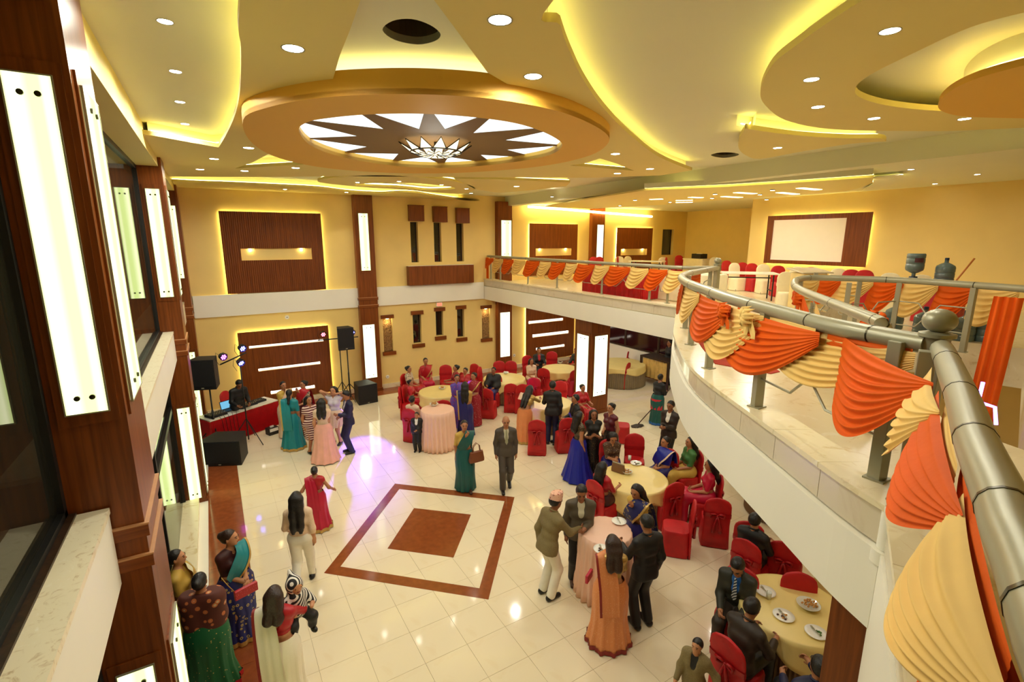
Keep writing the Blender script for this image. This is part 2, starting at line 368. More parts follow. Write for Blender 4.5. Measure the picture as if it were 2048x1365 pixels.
# lotus lamp
lotus = thing('lotus_lamp', 'stained glass lotus ceiling lamp at the centre of the brown star', 'lamp', (*at_z(872, 295, 6.72)[:2], 6.60))
G_LOT = glow('lotus_glass', (1, .78, .42), 1.5); dk = MB()
nP = 12; R0, R1 = .37, .42; lt = MB()
for k in range(nP):
    a0, a1 = 2*PI*k/nP, 2*PI*(k+1)/nP; am = (a0+a1)/2
    P = lambda r, a, z: (r*math.cos(a), r*math.sin(a), z)
    MB().add([P(.05, am, .02), P(.22, a0+.02, .0), P(R0, am-.12, .05), P(R0, am+.12, .05), P(.22, a1-.02, .0)], [(0, 1, 2, 3, 4)]).build('bowl_pane', G_LOT, lotus)
    MB().add([P(R0+.005, a0+.03, .06), P(R0+.005, a1-.03, .06), P(R1+.10, am, .16)], [(0, 1, 2)]).build('petal', G_LOT, lotus)
    dk.tube([P(.05, am, .018), P(.22, a0, -.003), P(R0, a0, .045)], .007, 4).tube([P(.22, a0, -.003), P(.3, am, .02), P(.22, a1, -.003)], .006, 4)
    dk.tube([P(R0+.005, a0+.02, .06), P(R1+.11, am, .17), P(R0+.005, a1-.02, .06)], .008, 4)
dk.tube([(R0*math.cos(2*PI*k/36), R0*math.sin(2*PI*k/36), .05) for k in range(37)], .01, 5); dk.tube([(0, 0, .05), (0, 0, .195)], .03, 8)
dk.build('lead_came', M_BLACK, lotus)
pl = bpy.data.lights.new('lotus_bulb', 'POINT'); pl.energy = 8; pl.color = LAMP; pl.shadow_soft_size = .2; po = bpy.data.objects.new('lotus_bulb', pl); link(po, lotus); po.location = (0, 0, -.15)
# ---- far strips, lens and leaf panels
bs = spline(cpx([(345, 363), (400, 366), (460, 368), (570, 373), (640, 377), (700, 384), (760, 387), (800, 385), (832, 386), (862, 391), (945, 403)], ZB), 4)
plate('coffer_panel', M_BEIGE, [tuple(p) for p in bs]+[(9.1, YB), (-.62, YB)], [], ZB, ZB+.06, ceil); cove(bs, .07)
lens = spline(cpx([(640, 365), (652, 357.5), (700, 352.5), (770, 351), (840, 355), (908, 363), (950, 376), (930, 387), (880, 386), (800, 379), (720, 374)], ZB), 5, True)
lensh = spline(cpx([(712, 371), (740, 367), (800, 366), (860, 369), (912, 377), (860, 381), (800, 376)], ZB), 5, True)
plate('coffer_panel', M_BEIGE, lens, [lensh], ZB, ZB+.06, ceil); lc_ = sum(lens)/len(lens)
led([lc_+(p-lc_)*.96 for p in lens], ZB+.085, closed=True); hc_ = sum(lensh)/len(lensh); led([hc_+(p-hc_)*1.07 for p in lensh], ZB+.085, closed=True)
vv = cpx([(908, 357.5), (1000, 359), (1140, 365), (1133, 372.5), (1080, 379), (1000, 386), (955, 380)], ZB)
plate('coffer_panel', M_BEIGE, vv, [], ZB, ZB+.06, ceil); cove(vv[:3], .07)
Co = spline(cpx([(1742, -10), (1670, 35), (1600, 85), (1545, 130), (1521, 180), (1530, 210), (1570, 240), (1640, 256), (1720, 261), (1800, 262), (1900, 262), (2060, 255)], ZB), 5)
Ci = spline(cpx([(2060, 22), (1940, 55), (1830, 105), (1740, 150), (1712, 175), (1720, 195), (1780, 212), (1880, 222), (2000, 222), (2060, 218)], ZB), 5)
plate('coffer_panel', M_BEIGE, [(3.7, -4.9), (3.6, .8)]+[tuple(p) for p in Co]+[(9.9, 1.8), (9.9, -4.9)], [[(4.7, -3)]+[tuple(p) for p in Ci]+[(8.4, 1.6), (8.4, -3)]], ZB, ZB+.06, ceil)
cove(Co, -.09)
Cd = spline(cpx([(2060, 128), (1960, 155), (1900, 183), (1876, 210), (1890, 225), (1940, 234), (2060, 237)], 6.75), 5)
plate('coffer_disc', M_OCHRE, [(5.6, -3)]+[tuple(p) for p in Cd]+[(8.4, 1.5), (8.4, -3)], [], 6.75, 6.81, ceil)
led(inset(Cd, -.09), 6.83); 
dr = inset(Cd, -.16); MB().rings([[(*p, 6.80) for p in dr], [(*p, ZC) for p in dr]], closed=False, cap=False).build('coffer_drum', M_CEIL, ceil, smooth=True)
lf = spline(cpx([(1490, 257), (1478, 280), (1478, 298), (1492, 311), (1520, 318), (1600, 304), (1700, 288), (1772, 283)], ZB), 4)
lu = spline(cpx([(1772, 283), (1760, 277), (1700, 277), (1620, 273), (1550, 266), (1490, 257)], ZB), 4)
plate('coffer_panel', M_BEIGE, lf+lu[1:-1], [], ZB, ZB+.06, ceil); cove(lu, -.07); cove(lf[:7], -.06)
# the upstand that the leaf panel's light washes
lw = inset(lu, -.10); 
# ---- gallery ceiling: stepped panel with light slots
gp = cpx([(1290, 381), (1450, 374), (1600, 365), (1747, 355), (1745, 366), (1720, 376), (1690, 383), (1600, 389), (1480, 397), (1340, 409), (1180, 418), (1090, 414), (1180, 398)], 6.62)
gpl = plate('gallery_panel', M_BEIGE, gp, [], 6.62, 6.66, ceil); cove(gp[:4], -.06, 6.66, top=6.78); led(gp[4:12], 6.67, r=.008)
for a in ((1380, 394.5, 1403, 395.5), (1446, 393, 1481, 395), (1472, 385, 1509, 387.5), (1558, 385, 1593, 388.5), (1599, 376, 1637, 379.5), (1300, 399, 1325, 398), (1352, 401, 1385, 400.5), (1352, 405, 1385, 404.5)):
    p, q = at_z(a[0], a[1], 6.62)[:2], at_z(a[2], a[3], 6.62)[:2]; n = np.array([-(q-p)[1], (q-p)[0]]); n = n/np.linalg.norm(n)*.09
    MB().slab([p-n, q-n, q+n, p+n], 6.61, 6.625).build('slot_light', G_SLOT, ceil)
cr_ = spline(cpx([(1747, 356), (1775, 353), (1806, 350), (1800, 360), (1780, 371), (1750, 379), (1725, 381), (1745, 369)], 6.70), 3, True)
plate('gallery_panel', M_CEIL, cr_, [], 6.70, 6.72, ceil); led(cpx([(1745, 364), (1775, 360), (1795, 354)], 6.73), 6.745, r=.02)
ln = [at_y(x, y, YB-.5) for x, y in ((1062, 414), (1130, 419), (1220, 427), (1310, 434))]
gl = MB(); gl.tube([(p[0], YB-.30, p[2]+.02) for p in ln], .05, 6).build('cove_tube', glow('led_warm_tube', (1, .8, .3), 9), ceil, smooth=True)
box('trim_3', M_CEIL, ln[0][0], ln[-1][0], YB-.55, YB-.45, ln[-1][2]-.08, ln[0][2]-.02, kind='structure') if 0 else None
# ---------------------------------------------------------------- downlights
def lens_mesh(r):
    a = MB().lathe([(r, 0), (r*1.16, -.004), (r*1.2, .004), (r*1.2, .03), (r*1.02, .03)], 20, cap=False).build('trim_ring', M_STEEL, None, smooth=True)
    b = MB().lathe([(r*1.02, -.001), (r*.6, -.003), (.001, -.004)], 20, cap=False).build('lens', G_DOWN, None, smooth=True); return a, b
DL = {}
def downlight(x, y, z, r, watt, label, group, spread=174):
    p = at_z(x, y, z); root = thing('downlight', label, 'downlight', (p[0], p[1], z-.001), 0, group)
    if r not in DL: DL[r] = lens_mesh(r); a, b = DL[r]
    else: a, b = (link(o.copy()) for o in DL[r])
    a.parent = b.parent = root
    if watt:
        k = ('spot', watt, spread)
        if k not in DL:
            l = bpy.data.lights.new('downlight_lamp', 'SPOT'); l.energy = watt; l.color = LAMP; l.spot_size = math.radians(spread); l.spot_blend = .3; l.shadow_soft_size = .06; DL[k] = l
        o = bpy.data.objects.new('downlight_lamp', DL[k]); link(o, root); o.location = (0, 0, -.03)
    return root
g = 'recessed downlights in the hall ceiling'
for x, y, r, t in ((586, 97, .075, 'large downlight in beige ceiling left of the big round hole'), (1000, 40, .075, 'large downlight in beige ceiling nearest the top edge of the photo'),
                (1066, 153, .075, 'large downlight in beige ceiling above the right rim of the star medallion'), (497, 296, .075, 'bright downlight just left of the star medallion'),
                (428, 318, .07, 'second bright downlight left of the star medallion, nearer the windows'), (400, 339, .07, 'bright downlight nearest the far left pillar top'),
                (489, 342, .07, 'downlight beside the dark vent at the far left ceiling'), (591, 336, .07, 'downlight between dark vent and the star medallion'),
                (1231, 308, .07, 'downlight just right of the star medallion'), (1235, 347, .07, 'downlight farther right of the star medallion, lowest of three'),
                (1300, 338, .07, 'downlight beside the right curved cove end'), (1033, 373, .07, 'single downlight in the lit leaf panel behind the medallion')):
    downlight(x, y, ZB, r, 50, t, g)
for x, y, t in ((330, 43, 'nearest small downlight of the row over the left windows'), (351, 143, 'second small downlight of the row over the left windows'), (360, 204, 'third small downlight of the row over the left windows'), (370, 248, 'farthest small downlight of the row over the left windows')):
    downlight(x, y, ZC, .05, 24, t, 'small downlights over the left windows')
for x, y, t in ((1780, 62, 'nearest downlight in the big C shaped panel'), (1623, 159, 'downlight at the left bulge of the C shaped panel'), (1636, 214, 'second downlight at the left bulge of the C shaped panel'),
                (1748, 237, 'downlight at the lower edge of the C shaped panel'), (1929, 238, 'downlight beside the orange disc at right'), (1555, 296, 'bright downlight in the leaf shaped panel')):
    downlight(x, y, ZB, .06, 18, t, 'downlights in the right ceiling panels')
bx_ = sorted((570, 693, 715, 798, 883, 933, 942, 887))
for x, y in ((570, 379), (693, 385), (715, 365), (798, 363), (883, 370), (933, 378), (942, 387), (887, 401)):
    downlight(x, y, ZB, .05, 0 if y < 371 else 14, 'tiny downlight in the lit ceiling by the back wall, %s from the left' % ('first', 'second', 'third', 'fourth', 'fifth', 'sixth', 'seventh', 'eighth')[bx_.index(x)], 'downlights near the back wall', 84)
downlight(810, 396, ZB, .06, 20, 'brighter downlight above the three narrow upper windows', 'downlights near the back wall', 84)
OR2 = ['first', 'second', 'third', 'fourth', 'fifth', 'sixth', 'seventh', 'eighth', 'ninth', 'tenth', 'eleventh', 'twelfth', 'thirteenth', 'fourteenth', 'fifteenth', 'sixteenth', 'seventeenth', 'eighteenth', 'nineteenth', 'twentieth']; gx = sorted((1593, 1586, 1822, 1955, 1870, 1831, 1782, 1647, 1545, 1520, 1533, 1430, 1424, 1104, 1174, 1270, 1700, 1240, 1340))
for x, y, e in ((1593, 341, 0), (1586, 359, 40), (1822, 339, 14), (1955, 349, 9), (1870, 368, 0), (1831, 380, 20), (1782, 387, 40), (1647, 382, 0), (1545, 381, 40), (1520, 390, 0), (1533, 400, 20), (1430, 389, 40), (1424, 397, 0), (1104, 394, 40), (1174, 397, 40), (1270, 401, 40), (1700, 392, 0), (1240, 412, 0), (1340, 405, 40)):
    downlight(x, y, 6.60 if 1200 < x < 1560 and y > 380 else 6.775, .05, e, 'tiny gallery ceiling downlight, %s from the left' % OR2[gx.index(x)], 'downlights in the gallery ceiling')
for x, y in ((10.5, 14.5), (12.5, 15), (12.3, 11.5), (10.8, 8.8), (8.6, 5.6), (7.2, 3.8), (5.5, 2.0)):  # unseen lamps added to light the floor below the gallery
    pp = thing('downlight', 'recessed downlight under the gallery slab, %s from the back wall' % {14.5: 'second', 15: 'first', 11.5: 'third', 8.8: 'fourth', 5.6: 'fifth', 3.8: 'sixth', 2.0: 'seventh'}[y], 'downlight', (x, y, 3.10), 0, 'downlights under the gallery')
    a, b = (link(o.copy()) for o in DL[.05]); a.parent = b.parent = pp
    k = ('spot', 12 if y < 6 else 34, 150)
    if k not in DL:
        l = bpy.data.lights.new('downlight_lamp', 'SPOT'); l.energy = k[1]; l.color = LAMP; l.spot_size = math.radians(174); l.spot_blend = .3; l.shadow_soft_size = .06; DL[k] = l
    o = bpy.data.objects.new('downlight_lamp', DL[k]); link(o, pp); o.location = (0, 0, -.03)
# ---------------------------------------------------------------- pillars with light boxes
def light_box(parent, w, h, loc, rz, mat, screws=True, frame=.0):
    # frosted pane standing in the local XZ plane, facing local -Y
    m = MB().box(-w/2, w/2, -.006, .006, 0, h).build('light_panel', mat, parent); m.location = loc; m.rotation_euler = (0, 0, rz)
    rails = MB()
    e = .008
    rails.box(-w/2-e, -w/2, -.009, .006, -e, h+e).box(w/2, w/2+e, -.009, .006, -e, h+e).box(-w/2, w/2, -.009, .006, h, h+e).box(-w/2, w/2, -.009, .006, -e, 0)
    r = rails.build('panel_edge', M_STEEL, parent); r.location = loc; r.rotation_euler = (0, 0, rz)
    if screws:
        for sx in (-.18, .18):
            for z in (.1, h-.1):
                s = MB().lathe([(.016, 0), (.016, .012), (.001, .013)], 10).build('screw', M_SCREW, m); s.location = (sx*w, -.006, z); s.rotation_euler = (PI/2, 0, 0)
    return m
M_HILITE = plain('molding_highlight', (190, 138, 92), .4)  # pale strip colour paints in the highlight on the molding tops
def pillar(label, x0, x1, y0, y1, z1, panels, mold=(3.5, 3.27), base=True, mat=None, mold_px=.022):
    p = thing('pillar', label, 'pillar', ((x0+x1)/2, (y0+y1)/2, 0)); cx_, cy_ = (x0+x1)/2, (y0+y1)/2; a, b = (x1-x0)/2, (y1-y0)/2
    core = MB(); 
    core.box(-a, a, -b, b, 0, z1).build('shaft', M_WOOD, p)
    for z in mold: MB().box(-a-mold_px, a+mold_px, -b-mold_px, b+mold_px, z-.10, z-.012).build('molding', M_WOODH, p, bevel=.004); MB().box(-a-mold_px-.004, a+mold_px+.004, -b-mold_px-.004, b+mold_px+.004, z-.012, z).build('highlight_strip', M_HILITE, p)
    if base: MB().box(-a-.02, a+.02, -b-.02, b+.02, 0, .12).build('plinth', M_WOODH, p, bevel=.006)
    for face, c, w, za, zb, mt in panels:
        fr = .05
        if face == 'S':
            MB().box(c-cx_-w/2-fr, c-cx_+w/2+fr, -b-.014, -b, za-fr*1.6, zb+fr*1.6).build('panel_frame', M_WOOD, p); light_box(p, w, zb-za, (c-cx_, -b-.022, za), 0, mt)
        elif face == 'E':
            MB().box(a, a+.014, c-cy_-w/2-fr, c-cy_+w/2+fr, za-fr*1.6, zb+fr*1.6).build('panel_frame', M_WOOD, p); light_box(p, w, zb-za, (a+.022, c-cy_, za), PI/2, mt)
        elif face == 'W':
            MB().box(-a-.014, -a, c-cy_-w/2-fr, c-cy_+w/2+fr, za-fr*1.6, zb+fr*1.6).build('panel_frame', M_WOOD, p); light_box(p, w, zb-za, (-a-.022, c-cy_, za), -PI/2, mt)
    return p
Y1, Y2, Y3 = 3.9, 11.3, 16.62
def leftp(label, y0, dy, lt=2.2):
    if y0 > 15: return pillar(label, -1.03, XL-.02, y0+.02, y0+dy, ZC-.05, [('S', -.755, .205, 4.33, 6.29, G_PANEL), ('S', -.755, .205, .16, lt, G_PANEL)])
    return pillar(label, -1.03, XL-.02, y0+.02, y0+dy, ZC-.05, [('S', -.755, .205, 4.33, 6.29, G_PANEL), ('E', y0+.02+dy*.47, .5, 4.33, 6.29, G_PANEL), ('S', -.755, .205, .16, lt, G_PANEL), ('E', y0+.02+dy*.47, .5, .16, lt, G_PANEL)])
leftp('nearest brown wooden pillar with tall glowing light boxes between the left windows', Y1, .82, 2.40)
leftp('second brown wooden pillar along the left windows, behind the tall loudspeaker', Y2, .82, 2.12)
leftp('farthest brown wooden pillar of the left wall, in the back corner', Y3, .78)
def backp(label, px, top_panel, low_panel, dep=.24):
    a = at_y(px[0], px[2], YB-dep); b = at_y(px[1], px[2], YB-dep)
    L = []
    for q, mt in ((top_panel, G_PANEL), (low_panel, G_PANELW)):
        if q:
            t = at_y(q[0], q[1], YB-dep); u = at_y(q[2], q[3], YB-dep); L.append(('S', (t[0]+u[0])/2, abs(u[0]-t[0]), min(t[2], u[2]), max(t[2], u[2]), mt))
    return pillar(label, a[0], b[0], YB-dep, YB, ZB, L, mold=(3.42, 3.16))
backp('brown wooden pillar on the back wall between the two loudspeaker tripods and the narrow windows', (716, 753, 560), (716, 427, 741, 541), (725, 651, 754, 754))
backp('brown wooden pillar on the back wall at the gallery end, right of the stone niches', (996, 1024, 470), (1002, 441, 1022, 513), (1000, 626, 1019, 712))
pillar('slim brown pillar with white light box between two upper wood panels on the gallery', at_y(1184, 470, YB-.2)[0], at_y(1209, 470, YB-.2)[0], YB-.2, YB, 6.78, [('S', at_y(1199.5, 480, YB-.2)[0], .36, at_y(1195, 516, YB-.2)[2]-.5, at_y(1195, 450, YB-.2)[2], G_PANELW)], mold=(), base=False)
c0, c1 = at_y(1190, 800, 11.2), at_y(1218, 800, 11.2)
pillar('free standing brown column with two glowing white light boxes under the gallery', 9.62, 10.36, 11.2, 11.98, 3.12, [('S', 9.99, .50, .62, 2.52, G_PANELW), ('W', 11.57, .54, .62, 2.52, G_PANELW)], mold=())
# ---------------------------------------------------------------- left windows, sills
for k, (a, b, n) in enumerate(((-3.5, Y1, 1), (Y1+.82, Y2, 2), (Y2+.82, Y3, 3))):
    wn = box('window_%d' % n, M_GLASS, -.985, -.975, a, b, 3.66, 6.68, kind='structure')
    fr = MB().box(-1.01, -.94, a, b, 3.66, 3.72).box(-1.01, -.94, a, b, 6.62, 6.70).box(-1.01, -.94, b-.06, b, 3.66, 6.7).box(-1.01, -.94, a, a+.06, 3.66, 6.7)
    fr.build('window_frame', M_BLACK, wn)
    MB().box(-.94, -.90, a, b, 3.64, 3.68).build('window_track', M_DARKWOOD, wn)
    box('window_sill', M_MARBR, -1.5, -.735, a, b, 3.625, 3.665, wn)
    box('trim_%d' % (n+3), M_WHITE, -.97, -.742, a, b, 3.10, 3.624, kind='structure')
    box('trim_%d' % (n+6), M_BEIGE, -1.2, -.62, a, b, 6.69, ZC, kind='structure')
    gw = box('window_%d' % (n+3), M_GLASS, -.985, -.975, a, b, .16, 3.10, kind='structure')
    pf = MB()
    for y in (a+.03, (a+b)/2, b-.03): pf.box(-1.0, -.93, y-.035, y+.035, .1, 3.06)
    pf.box(-1.0, -.93, a, b, 2.1, 2.2); pf.build('window_frame', M_BLACK, gw)
    box('window_ledge', M_MARB, -1.3, -.70, a, b, .0, .16, gw); box('window_step', M_WHITE, -.70, XL, a, b, 0, .05, gw)
# ---------------------------------------------------------------- back wall furniture
def wood_panel(label, cor, slots, mat, dep=.07, glowback=True, slotmat=None):
    a, b, c, d = cor; p = thing('wall_panel', label, 'wall panel', ((a+b)/2, YB, c)); w, h = (b-a)/2, d-c
    hs = [[(s[0]-(a+b)/2, s[2]-c), (s[1]-(a+b)/2, s[2]-c), (s[1]-(a+b)/2, s[3]-c), (s[0]-(a+b)/2, s[3]-c)] for s in slots]
    o = plate('board', mat, [(-w, 0), (w, 0), (w, h), (-w, h)], hs, -.02, .02, p); o.data.transform(Matrix.Translation((0, -dep, 0)) @ Matrix.Rotation(PI/2, 4, 'X'))
    if glowback:
        lm = MB(); lm.tube([(-w+.035, -.025, .02), (-w+.035, -.025, h-.035), (w-.035, -.025, h-.035), (w-.035, -.025, .02)], .014, 5).build('backlight', G_LEDB, p, smooth=True)
    for s in slots:
        x0, x1, z0, z1 = s[0]-(a+b)/2, s[1]-(a+b)/2, s[2]-c, s[3]-c
        n = MB().add([(x0, -.06, z0), (x1, -.06, z0), (x1, -.005, z0), (x0, -.005, z0), (x0, -.06, z1), (x1, -.06, z1), (x1, -.005, z1), (x0, -.005, z1)], [(0, 1, 2, 3), (4, 7, 6, 5), (0, 3, 7, 4), (1, 5, 6, 2), (3, 2, 6, 7)])
        n.build('slot_lining', slotmat or M_YEL, p, fix=False)
        if z1-z0 > .2:
            for t in (.13, .85):
                MB().lathe([(.035, 0), (.04, .008), (.001, .01)], 10).build('slot_lamp', glow('slot_lamp_glow', (1, .85, .45), 7) if 'slot_lamp_glow' not in MATS else MATS['slot_lamp_glow'], p).location = (x0+(x1-x0)*t, -.033, z1-.012); l = bpy.data.lights.new('slot_bulb', 'POINT'); l.energy = .9; l.color = (1, .84, .42); l.shadow_soft_size = .015; o_ = bpy.data.objects.new('slot_bulb', l); link(o_, p); o_.location = (x0+(x1-x0)*t, -.045, z1-.05)
        else:
            MB().box(x0+.01, x1-.01, -.04, -.03, z0+.01, z1-.01).build('slot_glow', MATS.get('slot_white') or glow('slot_white', (1, .88, .7), 1.1), p)
            for xx in (x0+.06, x1-.06): MB().box(xx-.05, xx+.05, -.045, -.038, z0+.015, z1-.015).build('slot_tube_end', G_LEDW if 0 else (MATS.get('tube_end') or glow('tube_end', (1, .93, .8), 4)), p)
    return p
def R2(*q): return rectW(*q)
wood_panel('large wavy brown wood panel with one lit slot high on the back wall', (rectW(445.7, 424, 455, 583)[0], W(640, 429)[0], 3.76, W(540, 425)[1]), [(W(482, 510)[0], W(623, 508)[0], W(550, 520)[1], W(550, 497)[1])], M_WAVE)
wood_panel('brown wood panel with lit slot behind the straight railing, left of the slim pillar', (W(1057, 480)[0], W(1152.5, 480)[0], 3.9, W(1105, 448)[1]), [(W(1069, 500)[0], W(1141, 500)[0], W(1105, 511.5)[1], W(1105, 497)[1])], M_WOOD)
wood_panel('brown wood panel with lit slot on the gallery, right of the slim pillar', (W(1231.5, 480)[0], W(1302, 480)[0], 3.9, W(1268, 456)[1]), [(W(1239, 500)[0], W(1292, 500)[0], W(1265, 510.5)[1], W(1265, 498)[1])], M_WOOD)
x0, x1, zt = W(478, 700)[0], W(658, 690)[0], W(565, 658)[1]
wood_panel('large brown wood panel with three lit slots behind the DJ table', (x0, x1, .2, zt), [(W(497, 690)[0], W(646, 678)[0], W(570, 690)[1], W(570, 685)[1]), (W(516, 738)[0], W(640, 726)[0], W(576, 735.5)[1], W(576, 730)[1]), (W(541, 785)[0], W(629, 772)[0], W(585, 782)[1], W(585, 775.5)[1])], M_WOOD)
wood_panel('brown wood panel with three lit slots under the gallery', (W(1050, 660)[0], W(1145, 680)[0], .2, 3.05), [(W(1055, 646)[0], W(1124, 640)[0], W(1090, 644.5)[1], W(1090, 639)[1]), (W(1063, 674)[0], W(1135, 663)[0], W(1098, 671)[1], W(1098, 665)[1]), (W(1070, 700)[0], W(1127, 690)[0], W(1098, 697)[1], W(1098, 692)[1])], M_WOOD)
for k, (a, b, c, d) in enumerate(upwin+lowwin):
    wn = box('window_%d' % (10+k), M_GLASS, a, b, YB+.17, YB+.18, c, d, kind='structure')
    MB().box(a, a+.035, YB+.15, YB+.2, c, d).box(b-.035, b, YB+.15, YB+.2, c, d).box(a, b, YB+.15, YB+.2, d-.035, d).box(a, b, YB+.15, YB+.2, c, c+.035).build('window_frame', M_DARKWOOD, wn)
    if k >= 4:
        box('window_sill', M_WOODH, a-.06, b+.10, YB-.06, YB+.01, c-.16, c-.02, wn); box('window_header', M_WOODH, a-.06, b+.08, YB-.06, YB+.01, d+.0, d+.14, wn)
M_STONE = dots('stacked_stone', (150, 112, 62), (70, 46, 22), 26, .3, .8, third=(44, 28, 14))
for k, (a, b, c, d) in enumerate(niche):
    n = thing('wall_niche', ('rough stone niche with brown bars on the back wall, left of the narrow windows', 'rough stone niche with brown bars on the back wall, right of the narrow windows')[k], 'niche', ((a+b)/2, YB, c))
    w, h = (b-a)/2, d-c
    g_ = [[(-w+2*w*i/14, .10-.03*random.random(), h*j/34) for i in range(15)] for j in range(35)]
    MB().grid(g_).build('stone_face', M_STONE, n, fix=False); MB().box(-w-.06, w+.06, -.07, .1, h, h+.13).build('header', M_WOODH, n, bevel=.008); MB().box(-w-.06, w+.08, -.08, .1, -.13, 0).build('sill', M_WOODH, n, bevel=.008)
    MB().lathe([(.05, 0), (.05, .01)], 10).build('niche_lamp', MATS['slot_lamp_glow'], n).location = (0, .0, h-.02)
    l = bpy.data.lights.new('niche_bulb', 'POINT'); l.energy = 1.6; l.color = (1, .8, .4); l.shadow_soft_size = .03; o = bpy.data.objects.new('niche_bulb', l); link(o, n); o.location = (0, -.02, h-.14)
for k, q in enumerate(((815, 411, 846, 443), (864, 414, 892, 445), (910, 417, 936, 447))):
    a, b, c, d = rectW(*q); t = thing('pelmet_box', ('brown wooden box above the left of three narrow upper windows', 'brown wooden box above the middle of three narrow upper windows, lit from above', 'brown wooden box above the right of three narrow upper windows')[k], 'pelmet', ((a+b)/2, YB, c))
    MB().box(-(b-a)/2, (b-a)/2, -.16, 0, 0, d-c).build('box', M_WOOD, t, bevel=.008); MB().box(-(b-a)/2-.01, (b-a)/2+.01, -.17, 0, d-c, d-c+.015).build('cap', M_WOODH, t)
a, b, c, d = rectW(814, 569, 941, 529); t = thing('planter_box', 'long brown wooden box below the three narrow upper windows', 'planter', ((a+b)/2, YB, 3.76))
MB().box(-(b-a)/2, (b-a)/2, -.28, 0, 0, d-3.76).build('front', M_WOOD, t, bevel=.008); MB().box(-(b-a)/2, (b-a)/2, -.26, -.02, d-3.76, d-3.75).build('top', M_WHITE, t)
a = at_y(878, 609, YB); t = thing('exit_sign', 'small glowing pinkish exit sign above the middle lower window', 'sign', (a[0], YB, a[2]))
MB().box(-.12, .12, -.05, 0, -.08, .08).build('housing', M_WHITE, t, bevel=.008); MB().box(-.10, .10, -.054, -.05, -.065, .065).build('face', glow('exit_glow', (1, .30, .16), .55), t)
for px, lab in (((775, 754), 'round white socket on back wall beside first light pillar'), ((574, 635), 'small round detector on the back wall above the DJ panel'), ((1028, 711), 'square white socket on back wall under gallery')):
    a = at_y(*px, YB); t = thing('wall_socket', lab, 'socket', (a[0], YB, a[2])); MB().lathe([(.07, 0), (.065, .025), (.001, .026)], 14).build('plate', M_WHITE, t).rotation_euler = (PI/2, 0, 0); MB().box(-.02, .02, -.032, -.024, -.008, .008).build('slot', M_BLKP, t)
# ---------------------------------------------------------------- screen wall
a, b, c, d = at_x(1540, 431, 16.5), at_x(1749, 426, 16.5), at_x(1529, 526, 16.5), at_x(1733, 535, 16.5)
s = thing('projection_screen', 'white projection screen in a brown wooden frame with glowing edges on gallery wall', 'screen', (16.5, (a[1]+b[1])/2, c[2]))
yl, yr, zb_, zt_ = a[1]-s.location.y, b[1]-s.location.y, 0, (a[2]+b[2])/2-c[2]
si_ = [at_x(1548, 440, 16.44), at_x(1695, 437, 16.44), at_x(1541, 519, 16.44), at_x(1683, 525, 16.44)]
iy0, iy1, iz0, iz1 = (si_[0][1]+si_[2][1])/2-s.location.y, (si_[1][1]+si_[3][1])/2-s.location.y, (si_[2][2]+si_[3][2])/2-c[2], (si_[0][2]+si_[1][2])/2-c[2]
MB().box(-.10, -.06, yr, iy1, zb_, zt_).box(-.10, -.06, iy0, yl, zb_, zt_).box(-.10, -.06, iy1, iy0, iz1, zt_).box(-.10, -.06, iy1, iy0, zb_, iz0).build('frame', M_WOOD, s)
MB().box(-.05, -.045, iy1-.1, iy0+.1, iz0-.1, iz1+.1).build('screen_surface', M_SCREEN, s)
MB().tube([(-.03, yl-.08, .02), (-.03, yl-.08, zt_-.08), (-.03, yr+.08, zt_-.08), (-.03, yr+.08, .06), (-.03, yl-.08, .06)], .014, 5).build('backlight', G_LEDB, s, smooth=True)
MB().tube([(-.056, iy0+.04, iz0-.03), (-.056, iy0+.04, iz1+.03), (-.056, iy1-.04, iz1+.03)], .010, 5).tube([(-.056, iy0+.04, iz0-.03), (-.056, iy1-.04, iz0-.03)], .008, 5).build('inner_light', glow('screen_led', (1, .85, .55), 7), s, smooth=True)
# ---------------------------------------------------------------- gallery slab, fascia, kerb
EDGE = [(XG, YB), (XG, 7.75), (7.25, 6.05), (6.5, 5.42), (5.85, 4.78), (5.16, 4.06), (4.72, 3.5), (4.34, 2.9), (4.04, 2.4), (3.73, 1.88), (3.43, 1.38), (3.28, 1.06), (2.4, .66), (1.5, .25), (.9, -.03), (.6, -3)]
slabpoly = EDGE+[(21, -3), (21, YB)]
stair = [tuple(at_z(*q, ZG)[:2]) for q in ((1602, 617), (1640, 606), (1775, 668), (2060, 699), (2060, 905), (1890, 845), (1785, 705), (1700, 655))]
gal = plate('floor_gallery', M_MARB, slabpoly, [stair], 3.12, ZG, kind='structure')
gal.data.materials.append(M_WHITE)
curve = [np.array(p) for p in EDGE[2:12]]; cs = spline([EDGE[1]]+[tuple(p) for p in curve], 4)[2:]
seg2 = [np.array(p) for p in EDGE[11:15]]; st = [np.array(EDGE[0]), np.array(EDGE[1])]
def band(path, o0, o1, z0, z1, name, mat, parent, kind=None, smooth=True):
    A, B_ = inset(path, o0), inset(path, o1)
    return MB().rings([[(*p, z0), (*q, z0), (*q, z1), (*p, z1)] for p, q in zip(A, B_)]).build(name, mat, parent, kind=kind)
low = band(cs, -.07, .03, 3.06, 3.58, 'trim_10', M_WHITE, None, 'structure'); band(st, -.07, .03, 3.06, 3.58, 'trim_11', M_WHITE, None, 'structure'); band(seg2, -.05, .03, 2.2, 3.58, 'trim_12', M_WHITE, None, 'structure')
